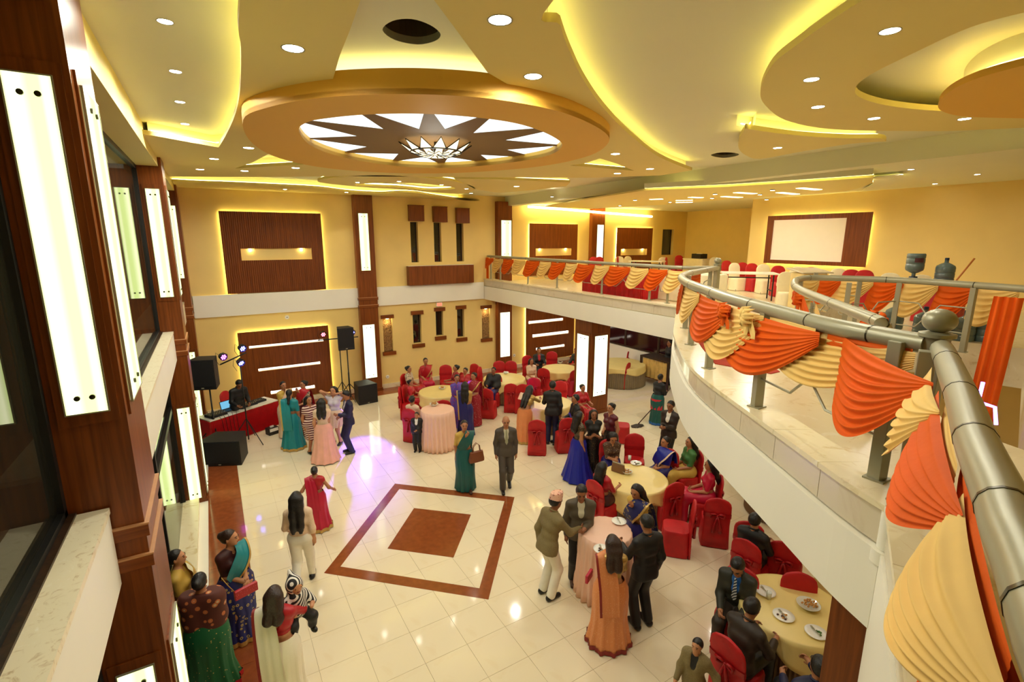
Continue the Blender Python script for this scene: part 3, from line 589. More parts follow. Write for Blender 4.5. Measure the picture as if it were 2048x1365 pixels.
def tiles(path, step, o, z0, z1, dep=.03, gap=.006):
    P = [np.array(p, float) for p in path]; d = [0]
    for i in range(1, len(P)): d.append(d[-1]+np.linalg.norm(P[i]-P[i-1]))
    n = max(1, round(d[-1]/step)); at = lambda s: np.array([np.interp(s, d, [p[0] for p in P]), np.interp(s, d, [p[1] for p in P])])
    for k in range(n):
        s0, s1 = d[-1]*k/n+gap/2, d[-1]*(k+1)/n-gap/2
        band([at(s0+(s1-s0)*t/3) for t in range(4)], o, o+dep, z0, z1, 'fascia_tile', M_FASC, gal)
tiles(cs, .62, -.035, 3.60, ZK-.04); tiles(st, .75, -.035, 3.60, ZK-.04); tiles(seg2, .6, -.035, 3.60, ZK-.04)
def kerb(path, step):
    P = [np.array(p, float) for p in path]; d = [0]
    for i in range(1, len(P)): d.append(d[-1]+np.linalg.norm(P[i]-P[i-1]))
    n = max(1, round(d[-1]/step)); at = lambda s: np.array([np.interp(s, d, [p[0] for p in P]), np.interp(s, d, [p[1] for p in P])])
    for k in range(n):
        s0, s1 = d[-1]*k/n+.002, d[-1]*(k+1)/n-.002
        band([at(s0+(s1-s0)*t/3) for t in range(4)], -.06, .26, ZK-.04, ZK, 'kerb_slab', M_MARB, gal); band([at(s0+(s1-s0)*t/3) for t in range(4)], .0, .22, ZG-.01, ZK-.04, 'kerb_riser', M_MARB, gal)
MB().lathe([(.085, 3.50), (.085, 3.585)], 20, c=(3.285, 1.075)).lathe([(.06, 3.59), (.06, ZK-.002)], 20, c=(3.285, 1.075)).build('corner_block', M_WHITE, gal, smooth='angle')
kerb(cs, .62); kerb(st, .75); kerb(seg2, .6)
# ---------------------------------------------------------------- railings
M_OR = plain('satin_orange', (222, 92, 14), .65, spec=.15, var=.05, scale=5, bump=.12, bscale=25)
M_CR = plain('satin_cream', (236, 198, 118), .62, spec=.2, var=.04, scale=5, bump=.12, bscale=25)
M_RED = plain('velvet_red', (186, 16, 22), .55, var=.12, scale=7, bump=.15, bscale=30)
M_REDD = plain('sash_red', (165, 12, 20), .4, var=.1, scale=9)
M_IVORY = plain('cover_ivory', (238, 226, 190), .6, var=.04, scale=6)
M_GOLD = plain('tablecloth_gold', (238, 214, 138), .38, var=.04, scale=3)
M_PINK = plain('tablecloth_pink', (240, 196, 172), .4, var=.03, scale=3)
M_PLEAT = stripes('pleated_brown', (92, 70, 44), (142, 112, 74), 9, 'X')
RZ = 4.75
def rail_run(label, path, r, posts, pr=.035, braces=True, square=True, zbase=ZK):
    root = thing('railing', label, 'railing', (path[0][0], path[0][1], zbase)); o = np.array([path[0][0], path[0][1], zbase])
    P = spline([(p[0], p[1], p[2] if len(p) > 2 else RZ) for p in path], 6)
    MB().tube([p-o for p in P], r, 14).build('handrail', M_STEEL, root, smooth='angle')
    for k in range(4, len(P)-2, 7):
        t = P[k+1]-P[k]; t /= np.linalg.norm(t); MB().tube([P[k]-o-t*.006, P[k]-o+t*.006], r*1.03, 14).build('joint_ring', M_SCREW, root, smooth='angle')
    Q = []
    for p in posts:
        d = min(range(len(P)), key=lambda i: (P[i][0]-p[0])**2+(P[i][1]-p[1])**2); t = P[min(d+1, len(P)-1)]-P[max(d-1, 0)]; a = math.atan2(t[1], t[0])
        zt = P[d][2]-o[2]
        if square: m = MB().box(-pr, pr, -pr, pr, 0, zt).build('post', M_STEEL, root, bevel=.005)
        else: m = MB().lathe([(pr, 0), (pr, zt)], 10).build('post', M_STEEL, root, smooth='angle')
        m.location = (p[0]-o[0], p[1]-o[1], 0); m.rotation_euler = (0, 0, a)
        MB().box(-pr*1.5, pr*1.5, -pr*1.5, pr*1.5, 0, .012).build('base_plate', M_STEEL, root).location = (p[0]-o[0], p[1]-o[1], 0)
        Q.append(np.array([p[0]-o[0], p[1]-o[1], 0]))
    if braces:
        for a, b in zip(Q[:-1], Q[1:]):
            L = lambda t, h: a+(b-a)*t+np.array([0, 0, h])
            for A in ([(0, .28), (.32, .28), (.62, .66), (1, .66)], [(0, .66), (.32, .66), (.62, .28), (1, .28)], ):
                MB().tube([L(*q) for q in A], .011, 6).build('brace_rod', M_STEEL, root, smooth='angle')
    return root, P
stp = [(9.42, at_x(x, y, 9.42)[1]) for x, y in ((1001, 563), (1056, 570), (1114, 579), (1203, 592), (1298, 604))]
rail_run('long straight silver railing along the gallery edge, running to the back wall', [(9.42, YB-.05), (9.42, 13), (9.42, 9.5), (9.5, 7.9), (10.15, 7.5)], .045, [(9.42, YB-.3)]+stp+[(9.45, 8.25)], .03, square=False)
RC = 4.79; K_ = .938
R1 = [(10.15, 7.45), (8.6, 6.75)] + [(x*K_, y*K_, RC) for x, y in ((7.9, 6.42), (7.0, 5.83), (6.1, 4.93), (5.5, 4.15), (4.94, 3.42), (4.4, 2.53), (4.05, 1.95), (3.90, 1.52), (3.84, 1.24))]
pc = [tuple(at_z(*q, ZK)[:2]) for q in ((1370, 657), (1381, 690), (1417, 737), (1513, 814), (1753, 958))]
rail_run('curved silver railing round the bulging front of the gallery', R1, .06, [(9.6, 7.2)]+pc, .04)
R2p = [(3.50, 1.06, RC)] + [(x*K_, y*K_, RC) for x, y in ((3.17, .91), (2.6, .69), (2.11, .51), (1.66, .33), (1.38, .22), (.8, -.05), (.4, -.6))]
rail_run('thick silver handrail nearest the camera, running to the lower right corner', R2p, .055, [tuple(at_z(1803, 1003, ZK)[:2])], .04, braces=False)
for nm, x, y, zt, lab in (('newel_post', 3.62, 1.13, 4.84, 'silver corner post topped with a large ball between two draped railings'), ('newel_post', 10.2, 7.48, 4.82, 'square silver end post with ball where straight and curved railings meet')):
    t = thing(nm, lab, 'post', (x, y, ZK)); MB().box(-.055, .055, -.055, .055, 0, zt-ZK).build('post', M_STEEL, t, bevel=.006)
    MB().lathe([(.09, 0), (.09, .02), (.05, .03)], 16).build('cap', M_STEEL, t, smooth='angle').location = (0, 0, zt-ZK)
    MB().ball((0, 0, zt-ZK+.095), (.085, .085, .07), 18).build('ball', M_STEEL, t, smooth=True)
L3 = [at_z(*q, RZ) for q in ((1752, 641), (1680, 613), (1600, 580), (1589, 566), (1602, 558), (1640, 556), (1800, 561), (1950, 571), (2060, 579))]
n0 = at_z(1772, 672, RZ-.12); L3 = [n0+np.array([-.02, -.02, -.4]), n0, at_z(1763, 650, RZ-.02)]+L3
rail_run('hairpin silver railing round the stairwell on the gallery', [tuple(p) for p in L3], .05, [tuple(p[:2]) for p in (at_z(1707, 650, 3.9), at_z(1622, 628, 3.9), L3[7], L3[9]+np.array([-1.2, .2, 0]), L3[9], L3[10])], .035, zbase=ZG)
# ---------------------------------------------------------------- swags
def swag(label, group, A, B, drop, mat, out, shift=.25, bulge=.07, folds=6, left=.8, name='drape_swag', nu=20, nv=42, seed=0, end=.05):
    A, B = np.array(A, float), np.array(B, float); rnd = random.Random(seed); along = (B-A); dn = np.array([0, 0, -1.]); out = np.array([out[0], out[1], 0.])
    ph = rnd.random()*6; G = []
    for i in range(nv+1):
        v = i/nv; S = A+dn*drop*left*v+along*(-shift*v); E = B+dn*end*v*2; row = []
        sag = drop*(.05+(1.0-left*.5)*v**1.1)
        for j in range(nu+1):
            u = j/nu; w_ = 4*u*(1-u)*(1.15-.3*u)
            p = S+(E-S)*u+dn*sag*w_*.62
            f = math.sin(v*folds*2*PI+ph+1.2*math.sin(u*3+ph)); amp = .011*drop/.5*(6/max(6, folds))*(.25+.9*min(1, 1.6*(1-u)+.35))*(.4+.6*math.sin(PI*min(1, u+.18)))
            p = p+out*(.015+bulge*(v**.6)*(1.25-.45*v)*(.75*math.sin(PI*u)**.7+.10*(1-u))-.035*(1-u)**2+amp*f*1.3*min(1, 3*v+.15)*min(1, .12+2.6*u))+dn*amp*.5*math.cos(v*folds*2*PI+ph)*min(1, .1+2.6*u)
            row.append(p)
        G.append(row)
    c = (A+B)/2; root = thing(name, label, 'drape', (c[0], c[1], c[2]), 0, group)
    MB().grid([[p-c for p in r] for r in G]).build('cloth', mat, root, smooth=True, fix=False)
    return root
Xr = 9.42-.05
kn = [955, 988, 1007, 1028, 1052, 1079, 1103, 1131, 1155, 1189, 1219, 1261, 1298, 1336, 1375, 1403]
kp = [at_x(x, 510+(x-952)*.0667+4, Xr) for x in kn]
ORD = ['first', 'second', 'third', 'fourth', 'fifth', 'sixth', 'seventh', 'eighth', 'ninth', 'tenth', 'eleventh', 'twelfth', 'thirteenth', 'fourteenth', 'fifteenth', 'sixteenth', 'seventeenth', 'eighteenth', 'nineteenth', 'twentieth']
for k in range(15):
    a, b = kp[k].copy(), kp[k+1].copy(); a[2] = b[2] = RZ-.06
    swag('%s swag on the straight gallery railing, %s from the back wall' % ('orange' if k % 2 == 0 else 'cream', ORD[k]), 'swags along the straight railing', a, b, .58, M_OR if k % 2 == 0 else M_CR, (-1, 0), .3, .06, 6, seed=k)
t = thing('drape_tail', 'orange drape tail hanging at the back wall end of the straight railing', 'drape', (Xr, YB-.15, 4.7)); G = [[np.array([-.02-.02*math.sin(j*1.9), -.10+.2*j/10, -.82*i/8-.02*math.sin(j)]) for j in range(11)] for i in range(9)]
MB().grid(G).build('cloth', M_OR, t, smooth=True, fix=False)
R1s = spline([(p[0], p[1], RC) for p in R1], 14); R2s = spline([p for p in R2p], 14)
def on_rail(px, P):      # the rail point that appears at image column px
    best = min(range(len(P)), key=lambda i: abs(1024+FPX*(ROT @ (np.array(P[i])-EYE))[0]/(ROT @ (np.array(P[i])-EYE))[2]-px)); return np.array(P[best])
def nrm(a, b):           # outward (hall side) normal of a rail piece
    t = np.array(b)[:2]-np.array(a)[:2]; n = np.array([t[1], -t[0]]); n /= np.linalg.norm(n)+1e-9
    return n if n @ np.array([-1, 1]) > 0 else -n
cv = [(1440, 1388, R1s, 0, .55, .1, 0), (1420, 1369, R1s, 0, .62, .05, 0), (0, 0, R1s, 0, .62, .05, 1), (0, 0, R1s, 0, .58, .1, 2), (1400, 1476, R1s, 1, .62, .15, 3), (1436, 1540, R1s, 1, .66, .2, 3), (1478, 1660, R1s, 1, .62, .18, 3), (1585, 1852, R1s, 1, .44, .1, 3)]
F1 = [np.array(p) for p in R1s if p[0] < 8.0]
def before(px, P):       # last rail point, coming from the far end, left of an image column
    for p in P:
        c = ROT @ (np.array(p)-EYE)
        if 1024+FPX*c[0]/c[2] >= px and p[1] < 6: return np.array(p)
for k, (pa, pb, R_, w_, d, s, mode) in enumerate(cv):
    if mode == 0: a, b = (np.array([9.0, 6.95, RC]), np.array([8.0, 6.45, RC])) if k == 0 else (np.array([8.0, 6.45, RC]), np.array([7.2, 5.9, RC]))
    elif mode == 1: a, b = np.array([7.2, 5.9, RC]), np.array([6.0, 4.9, RC])
    elif mode == 2: a, b = np.array([6.3, 5.15, RC]), np.array([5.2, 3.95, RC])
    else: a, b = before(pa, F1), before(pb, F1)
    n = nrm(a, b); o_ = np.array([n[0]*.055, n[1]*.055, -.05])
    swag('%s swag on the curved gallery railing, %s from its far end' % ('orange' if k % 2 == 0 else 'cream', ORD[k]), 'swags along the curved railing', a+o_, b+o_, d, M_OR if k % 2 == 0 else M_CR, n, s, .08+.02*(k == 7), 8, seed=20+k, nu=26, nv=80)
n2 = nrm(R2p[1], R2p[3]); g2 = lambda px: on_rail(px, R2s)
nr = [(before(1690, F1), g2(1906), .62, M_OR, .0, 'big orange swag hanging round the ball post corner'), (g2(1893), g2(1928), .48, M_CR, .12, 'cream swag on the thick near handrail, just past the ball post'), (g2(1912), g2(2005), .44, M_OR, .12, 'orange swag on the thick near handrail, between two cream ones'), (g2(1985), g2(2170), .31, M_CR, .16, 'large cream swag on the near handrail at the right edge of the photo'), (g2(2010), g2(2600), .74, M_OR, .1, 'orange swag in the bottom right corner of the photo')]
for k, (a, b, d, m, s, lab) in enumerate(nr):
    n_ = nrm(a, b) if k == 0 else n2; e_ = .05+.02*k*(k > 0)
    swag(lab, 'swags along the near handrail', a+np.array([n_[0]*(.07 if k else .03), n_[1]*(.07 if k else .03), -.05]), b+np.array([n2[0]*.05, n2[1]*.05, -.045]), d, m, n_, s, (.10, .2, .17, .17, .10)[k], (9, 7, 7, 7, 7)[k], seed=50+k, nu=30, nv=90, end=.025)
for k, (a, b, m, lab) in enumerate(((g2(1948), g2(2130), M_OR, 'twisted orange cloth tucked along the thick near handrail'), (g2(1912), g2(1965), M_CR, 'cream cloth strip tucked along the near handrail beside the orange swag'), (before(1655, F1), before(1840, F1), M_OR, 'narrow orange cloth strip just under the curved rail above a cream swag'), (before(1540, F1), before(1640, F1), M_CR, 'narrow cream cloth strip just under the curved rail'))):
    n_ = n2 if k < 2 else nrm(a, b); e_ = np.array([n_[0]*.035, n_[1]*.035, -.035])
    swag(lab, 'cloth strips tucked under the rails', a+e_, b+e_, .12, m, n_, 0, .02, 3, seed=95+k, nu=20, nv=24, end=.03)
def rosette(label, p, r, mat, n, seed):
    t = thing('rosette_knot', label, 'knot', p, 0, 'knotted bows on the railings'); rd = random.Random(seed); m = MB()
    for k in range(9):
        a = k*2.4; q = [np.array([math.cos(a)*r*s*.8*-n[1], math.cos(a)*r*s*.8*n[0], math.sin(a)*r*s*.9])+np.array([n[0], n[1], 0])*r*(.9*math.sin(PI*s)) for s in (0, .35, .7, 1, .7, .3)]
        m.tube(q, [r*.16, r*.26, r*.24, r*.18, r*.22, r*.14], 7)
    m.build('loops', mat, t, smooth=True)
    for s in (-1, 1):
        G = [[np.array([-n[1], n[0], 0])*(s*r*.35+s*i*r*.14+(j-2)*r*.22)+np.array([n[0], n[1], 0])*(.02+.012*math.sin(j*2+i))+np.array([0, 0, -i*r*.42]) for j in range(5)] for i in range(5)]
        MB().grid(G).build('tail', mat, t, smooth=True, fix=False)
    return t
n = nrm(R1[5], R1[6]); p = on_rail(1476, R1s); rosette('orange rosette tied on the curved railing', (p[0]+n[0]*.1, p[1]+n[1]*.1, RC-.10), .10, M_OR, n, 1)
p = on_rail(1533, R1s); rosette('cream rosette tied on the curved railing', (p[0]+n[0]*.1, p[1]+n[1]*.1, RC-.08), .11, M_CR, n, 2)
p = at_z(1745, 636, RZ-.25); rosette('big orange bow on the near end of the hairpin stair railing', (p[0]-.06, p[1]-.02, RZ-.28), .16, M_OR, (-.7, -.7), 3)
p = at_z(1612, 582, RZ-.1); rosette('orange knot at the round end of the hairpin stair railing', (p[0]-.08, p[1], RZ-.2), .14, M_OR, (-.7, .7), 4)
for k, (a, b, m) in enumerate((((8.2, 4.5), (7.3, 3.95), M_CR), ((7.3, 3.95), (6.3, 3.2), M_OR), ((6.4, 3.3), (5.3, 2.5), M_CR))):
    n_ = nrm(a, b); swag(('cream scarf hanging inside the hairpin railing near its round end', 'orange scarf hanging inside the hairpin railing', 'cream scarf hanging inside the hairpin railing, nearest the bow')[k], 'scarves inside the hairpin railing', (a[0]+.05, a[1]-.05, RZ-.12), (b[0]+.05, b[1]-.05, RZ-.6), .22, m, (.5, -.8), .0, .03, 3, seed=70+k)
rk = [(1600, 558), (1632, 556), (1680, 557), (1749, 560), (1812, 564), (1883, 569), (1960, 574), (2046, 580)]
for k in range(7):
    a, b = at_z(*rk[k], RZ-.05), at_z(*rk[k+1], RZ-.05); n_ = -nrm(a, b) if nrm(a, b) @ np.array([-1, -.3]) < 0 else nrm(a, b)
    swag('%s swag on the far side of the stairwell railing, %s from its round end' % ('cream' if k % 2 == 0 else 'orange', ORD[k]), 'swags along the stairwell railing', a+np.array([n_[0]*.06, n_[1]*.06, 0]), b+np.array([n_[0]*.06, n_[1]*.06, 0]), .62 if k > 2 else .5, M_CR if k % 2 == 0 else M_OR, n_, .22, .06, 6, seed=80+k)
p = at_z(2026, 590, RZ); t = thing('drape_tail', 'long orange drape tail hanging at the right edge of the photo', 'drape', (p[0]-.12, p[1], RZ-.02))
MB().grid([[np.array([-.03+.03*math.sin(j*1.7)-.02*i, .13-.26*j/12, -1.5*i/10-.06*math.sin(j*.6)*(i == 10)]) for j in range(13)] for i in range(11)]).build('cloth', M_OR, t, smooth=True, fix=False)
# ---------------------------------------------------------------- chairs
def rrect(a, b, z, n=28, p=5., cx_=0, cy_=0, rip=0, k=7):
    out = []
    for i in range(n):
        t = 2*PI*i/n; c, s = math.cos(t), math.sin(t); r = (abs(c)**p+abs(s)**p)**(-1/p); q = 1+rip*math.sin(t*k*2)
        out.append((cx_+a*r*c*q, cy_+b*r*s*q, z))
    return out
def make_chair(label, mat, smat, round_top=False, sash=True):
    t = thing('banquet_chair', label, 'chair')
    m = MB(); m.rings([rrect(.245, .25, .015, rip=.018), rrect(.235, .24, .2, rip=.012), rrect(.225, .23, .40, rip=.004), rrect(.225, .23, .445), rrect(.21, .215, .468), rrect(.12, .12, .478)], cap=True)
    m.build('seat_cover', mat, t, smooth='angle')
    W_ = [(.02, .235), (.25, .225), (.46, .218), (.60, .222), (.74, .226), (.84, .222)] + ([(.90, .20), (.95, .165), (.985, .11), (1.0, .04)] if round_top else [(.90, .205), (.945, .165), (.975, .10), (.99, .03)])
    R = []
    for z, w_ in W_:
        y = -.235-.10*max(0, z-.46)**1.1; th = .028 if z < .95 else .02
        R.append(rrect(w_, th, z, 24, 3.2, 0, y, .006 if z < .3 else 0))
    MB().rings(R).build('backrest_cover', mat, t, smooth=True)
    if sash:
        s = MB()
        for sx in (-1, 1):
            s.tube([(0, -.29, .66), (sx*.05, -.315, .70), (sx*.11, -.31, .69), (sx*.10, -.305, .63), (0, -.295, .655)], [.012, .02, .024, .02, .012], 6)
            s.tube([(0, -.30, .655), (sx*.03, -.31, .55), (sx*.055, -.30, .42), (sx*.06, -.295, .33)], [.014, .02, .026, .03], 6)
        s.ball((0, -.30, .66), .022, 8); s.build('sash_bow', smat, t, smooth=True)
        MB().rings([rrect(.231, .04, .62, 24, 3.2, 0, -.254), rrect(.232, .041, .66, 24, 3.2, 0, -.256), rrect(.231, .04, .70, 24, 3.2, 0, -.260)], cap=False).build('sash_band', smat, t, smooth=True)
    fm = MB().lathe([(.014, 0), (.016, .06)], 8).build('foot', M_BLACK, t); fm.location = (.2, .2, 0)
    for x, y in ((-.2, .2), (-.2, -.22), (.2, -.22)): link(fm.copy(), t).location = (x, y, 0)
    return t
CH = {}
def chair(kind, x, y, face, label, group, z=0, scale=None):
    # face: world angle in degrees the sitter would look along
    rz = math.radians(face)-PI/2
    if kind not in CH:
        CH[kind] = make_chair(label, *{'red': (M_RED, M_REDD), 'white': (M_IVORY, M_IVORY, True), 'red_round': (M_RED, M_REDD, True, False)}[kind]); c = CH[kind]
        c.location = (x, y, z); c.rotation_euler = (0, 0, rz); c['group'] = group; return c
    return dup(CH[kind], (x, y, z), rz, label, group)
# ---------------------------------------------------------------- tables
def cloth_round(r, h, hem, mat, name, parent=None, wav=14, amp=.03, corner=.0, loc=None, rot=0):
    n = 96; R = []
    for s in (.02, .5, .96): R.append([(r*s*math.cos(2*PI*k/n), r*s*math.sin(2*PI*k/n), h) for k in range(n)])
    for q in range(7):
        f = q/6; ring = []
        for k in range(n):
            a = 2*PI*k/n; hm = hem+corner*(.5+.5*math.cos(4*(a+rot)))
            rr = r*(1.0+.004)+f*amp*1.2+f*amp*math.sin(wav*a+.6*math.sin(3*a)); ring.append((rr*math.cos(a), rr*math.sin(a), h-.004-(hm)*f))
        R.append(ring)
    return MB().rings(R, cap=True).build(name, mat, parent, smooth=True)
def banquet_table(label, x, y, r=.66, corner=.22, rot=0, clothlabel='', skirt=True):
    t = thing('round_table', label, 'table', (x, y, 0), 0, 'round banquet tables')
    MB().lathe([(r-.005, .715), (r, .722), (r, .742), (r-.005, .746)], 40).build('tabletop', M_WOODH, t)
    for k in range(4):
        a = k*PI/2+.6; MB().tube([(.45*math.cos(a), .45*math.sin(a), 0), (.4*math.cos(a), .4*math.sin(a), .715)], .016, 6).build('leg', M_BLACK, t)
    n = 160
    MB().rings([[((r-.015+dz+(.018 if k % 2 else 0))*math.cos(2*PI*k/n), (r-.015+dz+(.018 if k % 2 else 0))*math.sin(2*PI*k/n), z) for k in range(n)] for z, dz in ((.02, .02), (.4, .01), (.712, 0))], cap=False).build('pleated_skirt', M_PLEAT2, t)
    c = thing('tablecloth', clothlabel, 'tablecloth', (x, y, .749), rot, 'gold tablecloths'); cl = cloth_round(r+.012, 0, .2, M_GOLD, 'cloth', c, 12, .03, corner, rot=0)
    return t
M_PLEAT2 = plain('pleated_taupe', (120, 92, 62), .6, var=.1, scale=10)
def cocktail(label, x, y, r=.38, h=1.06):
    t = thing('cocktail_table', label, 'table', (x, y, 0)); MB().lathe([(.2, 0), (.2, .02), (.03, .05), (.03, h-.04), (r, h-.035), (r, h-.01)], 24).build('pedestal_table', M_BLACK, t)
    n = 144; R = [[(r*s*math.cos(2*PI*k/n), r*s*math.sin(2*PI*k/n), h) for k in range(n)] for s in (.02, .6, .97)]
    for q in range(9):
        f = q/8; R.append([((r+.008+f*.05+(.028*f**.6+.004)*math.sin(24*2*PI*k/n+.5*math.sin(3*2*PI*k/n)))*math.cos(2*PI*k/n), (r+.008+f*.05+(.028*f**.6+.004)*math.sin(24*2*PI*k/n+.5*math.sin(3*2*PI*k/n)))*math.sin(2*PI*k/n), h-.006-(h-.03)*f) for k in range(n)])
    MB().rings(R).build('pleated_cloth', M_PINK, t, smooth=True)
    return t
TB = {'T1': (5.75, 13.75, .66), 'T2': (8.2, 14.0, .70), 'T3': (10.62, 14.06, .66), 'T4': (8.02, 11.12, .66), 'T5': (6.76, 6.45, .64), 'T6': (5.98, 2.83, .64), 'T7': (9.3, 4.9, .64)}
TD = {'T1': 'far left table by the wall with women in red', 'T2': 'far middle table before the back wall pillar', 'T3': 'far right table under the gallery', 'T4': 'table in front of the lit column', 'T5': 'round table with snacks nearest the curved gallery', 'T6': 'table at the bottom right', 'T7': 'table hidden under the curved gallery'}
for k in TB:
    x, y, r = TB[k]; banquet_table('round banquet table, '+TD[k], x, y, r, .24, {'T3': .15, 'T6': .9}.get(k, .5), 'gold cloth on the '+TD[k])
cocktail('tall pink draped cocktail table near the women at the back', 4.68, 11.45, .42)
cocktail('tall pink draped cocktail table with plates in the foreground group', 4.73, 5.03, .385)
# things on tables
M_CHINA = plain('white_china', (246, 244, 236), .2, var=.01, coat=.3); M_FOODB = plain('fried_snack', (196, 140, 70), .7, var=.25, scale=40); M_FOODD = plain('dark_food', (80, 44, 22), .6, var=.3, scale=40); M_GREEN = plain('salad', (70, 110, 40), .6, var=.3, scale=40)
M_GLASSB = plain('clear_glassware', (220, 220, 205), .08, spec=.8)
def plate_of(x, y, z, lab, food=(), fork=False, r=.125):
    t = thing('plate', lab, 'plate', (x, y, z)); MB().lathe([(.001, .004), (r*.62, .004), (r, .02), (r*1.0, .024), (r*.6, .009), (.001, .008)], 28).build('dish', M_CHINA, t, smooth=True)
    rd = random.Random(int(x*100))
    for k, m in enumerate(food):
        b = MB()
        for q in range(4): b.ball((rd.uniform(-.05, .05), rd.uniform(-.05, .05), .016), (.018, .014, .010), 8)
        b.build('food', m, t, smooth=True)
    if fork:
        MB().box(-.07, .06, -.006, .006, .024, .028).box(.05, .10, -.012, .012, .024, .028).build('fork', M_STEEL, t, bevel=.002).rotation_euler = (0, 0, 1.1)
    return t
def bowl_of(x, y, z, lab, food, r=.12):
    t = thing('snack_bowl', lab, 'bowl', (x, y, z)); MB().lathe([(.001, .0), (r*.5, .0), (r, .06), (r*.96, .06), (r*.45, .01), (.001, .01)], 24).build('bowl', M_GLASSB, t, smooth=True)
    rd = random.Random(int(y*100)); b = MB()
    for q in range(22): b.ball((rd.uniform(-.6, .6)*r, rd.uniform(-.6, .6)*r, .055+rd.uniform(-.01, .03)), (.022, .014, .012), 6)
    b.build('snacks', food, t, smooth=True, kind='stuff'); return t
def top(x, y, z): p = at_z(x, y, z); return p[0], p[1], z
zt_ = .753
plate_of(*top(1272, 928, zt_), 'white plate with food on the round snack table', (M_FOODD, M_GREEN), r=.12); bowl_of(*top(1254, 948, zt_), 'bowl of snacks in the middle of the round snack table', M_FOODB, .11)
plate_of(*top(1531, 1186, zt_), 'white plate on the bottom right table, beside the striped tie man', (), True); plate_of(*top(1567, 1234, zt_), 'oval plate with food and fork on the bottom right table', (M_FOODD, M_FOODB), True); bowl_of(*top(1616, 1216, zt_), 'glass bowl of brown snacks on the bottom right table', M_FOODB, .14); plate_of(*top(1632, 1268, zt_), 'white plate at the right end of the bottom right table', (M_GREEN,), True)
plate_of(*top(1238, 1045, 1.063), 'white plate with a fork at the far side of the pink table', (), True, .115); plate_of(*top(1203, 1101, 1.063), 'white plate with leftovers at the near side of the pink table', (M_FOODD, M_FOODB), True, .115); plate_of(*top(1225, 1087, 1.063), 'half hidden white plate at the right of the pink table', (), False, .11)
bowl_of(*top(868, 812, 1.063), 'bowl of snacks on the far pink table', M_FOODB, .12); bowl_of(*top(884, 779, zt_), 'snack bowl on the far left table', M_FOODB, .11); bowl_of(*top(1012, 748, zt_), 'snack bowl on the far middle table', M_CHINA, .1); bowl_of(*top(1120, 727, zt_), 'snack bowl with dark item on the far right table', M_FOODD, .1)
h = thing('handbag', 'brown clutch bag standing on the round snack table', 'bag', top(1236, 945, zt_)); MB().rings([rrect(.15, .035, 0, 20, 4), rrect(.15, .04, .05, 20, 4), rrect(.135, .02, .17, 20, 4), rrect(.13, .008, .19, 20, 4)]).build('body', plain('tan_leather', (120, 84, 50), .5), h, smooth='angle'); MB().box(-.13, .13, -.012, .012, .185, .2).build('clasp', M_STEEL, h); h.rotation_euler = (0, 0, 1.9)
for q, lab in (((1537, 1198, zt_), 'water glass beside the plate on the bottom right table'), ((1259, 921, zt_), 'small white cup on the round snack table')):
    g_ = thing('glass_cup', lab, 'cup', top(*q)); MB().lathe([(.03, 0), (.036, .1), (.033, .1), (.028, .006)], 14).build('cup', M_GLASSB, g_, smooth=True); MB().lathe([(.0285, .007), (.031, .06), (.001, .06)], 12).build('drink', M_CHINA, g_)
# ---------------------------------------------------------------- under the gallery, right side
M_MIRR = plain('dark_mirror', (44, 14, 22), .08, spec=.8); M_GOLDF = plain('gold_cloth', (206, 170, 96), .4, var=.15, scale=8)
t = thing('bar_mirror', 'dark reddish mirror wall above the cream dado under the gallery', 'mirror', (14.6, 12.2, 1.05))
MB().box(-.03, 0, -4.2, 4.4, 0, 1.95).build('glass', M_MIRR, t); MB().box(-.05, 0, -4.25, 4.45, -.06, 0).box(-.05, 0, -4.25, 4.45, 1.95, 2.0).build('frame', M_DARKWOOD, t)
for y in (-2.6, -.9, .8, 2.6): MB().box(-.05, 0, y-.05, y+.05, 0, 1.95).build('mullion', M_DARKWOOD, t)
box('trim_13', M_WHITE, 14.5, 14.598, 3, YB, .16, .98, kind='structure'); box('baseboard_right', M_BROWNT, 14.46, 14.598, 3, YB, 0, .16, kind='structure')
p = at_x(1300, 700, 13.6); t = thing('service_counter', 'dark framed counter with gold cloth front near the standing waiter', 'counter', (14.05, 12.4, 0))
MB().box(-.35, .35, -.7, .7, 1.02, 1.08).box(-.35, -.29, -.7, -.62, 0, 1.02).box(-.35, -.29, .62, .7, 0, 1.02).box(.29, .35, -.7, -.62, 0, 1.02).build('frame', M_DARKWOOD, t)
MB().grid([[np.array([-.31+.02*math.sin(i*1.3), -.6+1.2*i/30, .3+.7*j/4]) for i in range(31)] for j in range(5)]).build('cloth_front', M_GOLDF, t, smooth=True)
M_GREYP = plain('pleated_grey', (132, 116, 88), .6, var=.08)
t = thing('buffet_table', 'round table with cream top and grey pleated skirt beside the lit column', 'table', (13.0, 13.4, 0)); n = 150; r = .9
MB().rings([[((r+dz+(.02 if k % 2 else 0))*math.cos(2*PI*k/n), (r+dz+(.02 if k % 2 else 0))*math.sin(2*PI*k/n), z) for k in range(n)] for z, dz in ((.02, .03), (.4, .015), (.75, 0))], cap=False).build('pleated_skirt', M_GREYP, t)
cloth_round(r+.02, .775, .16, M_GOLD, 'cloth_top', t, 10, .02, .12)
c0_ = at_z(1665, 1188, 3.06); pillar('brown wooden column under the curved gallery at the lower right, beside a gold table', c0_[0]+.0, c0_[0]+.55, c0_[1]-.45, c0_[1], 3.1, [], mold=())
for q in range(3): pass
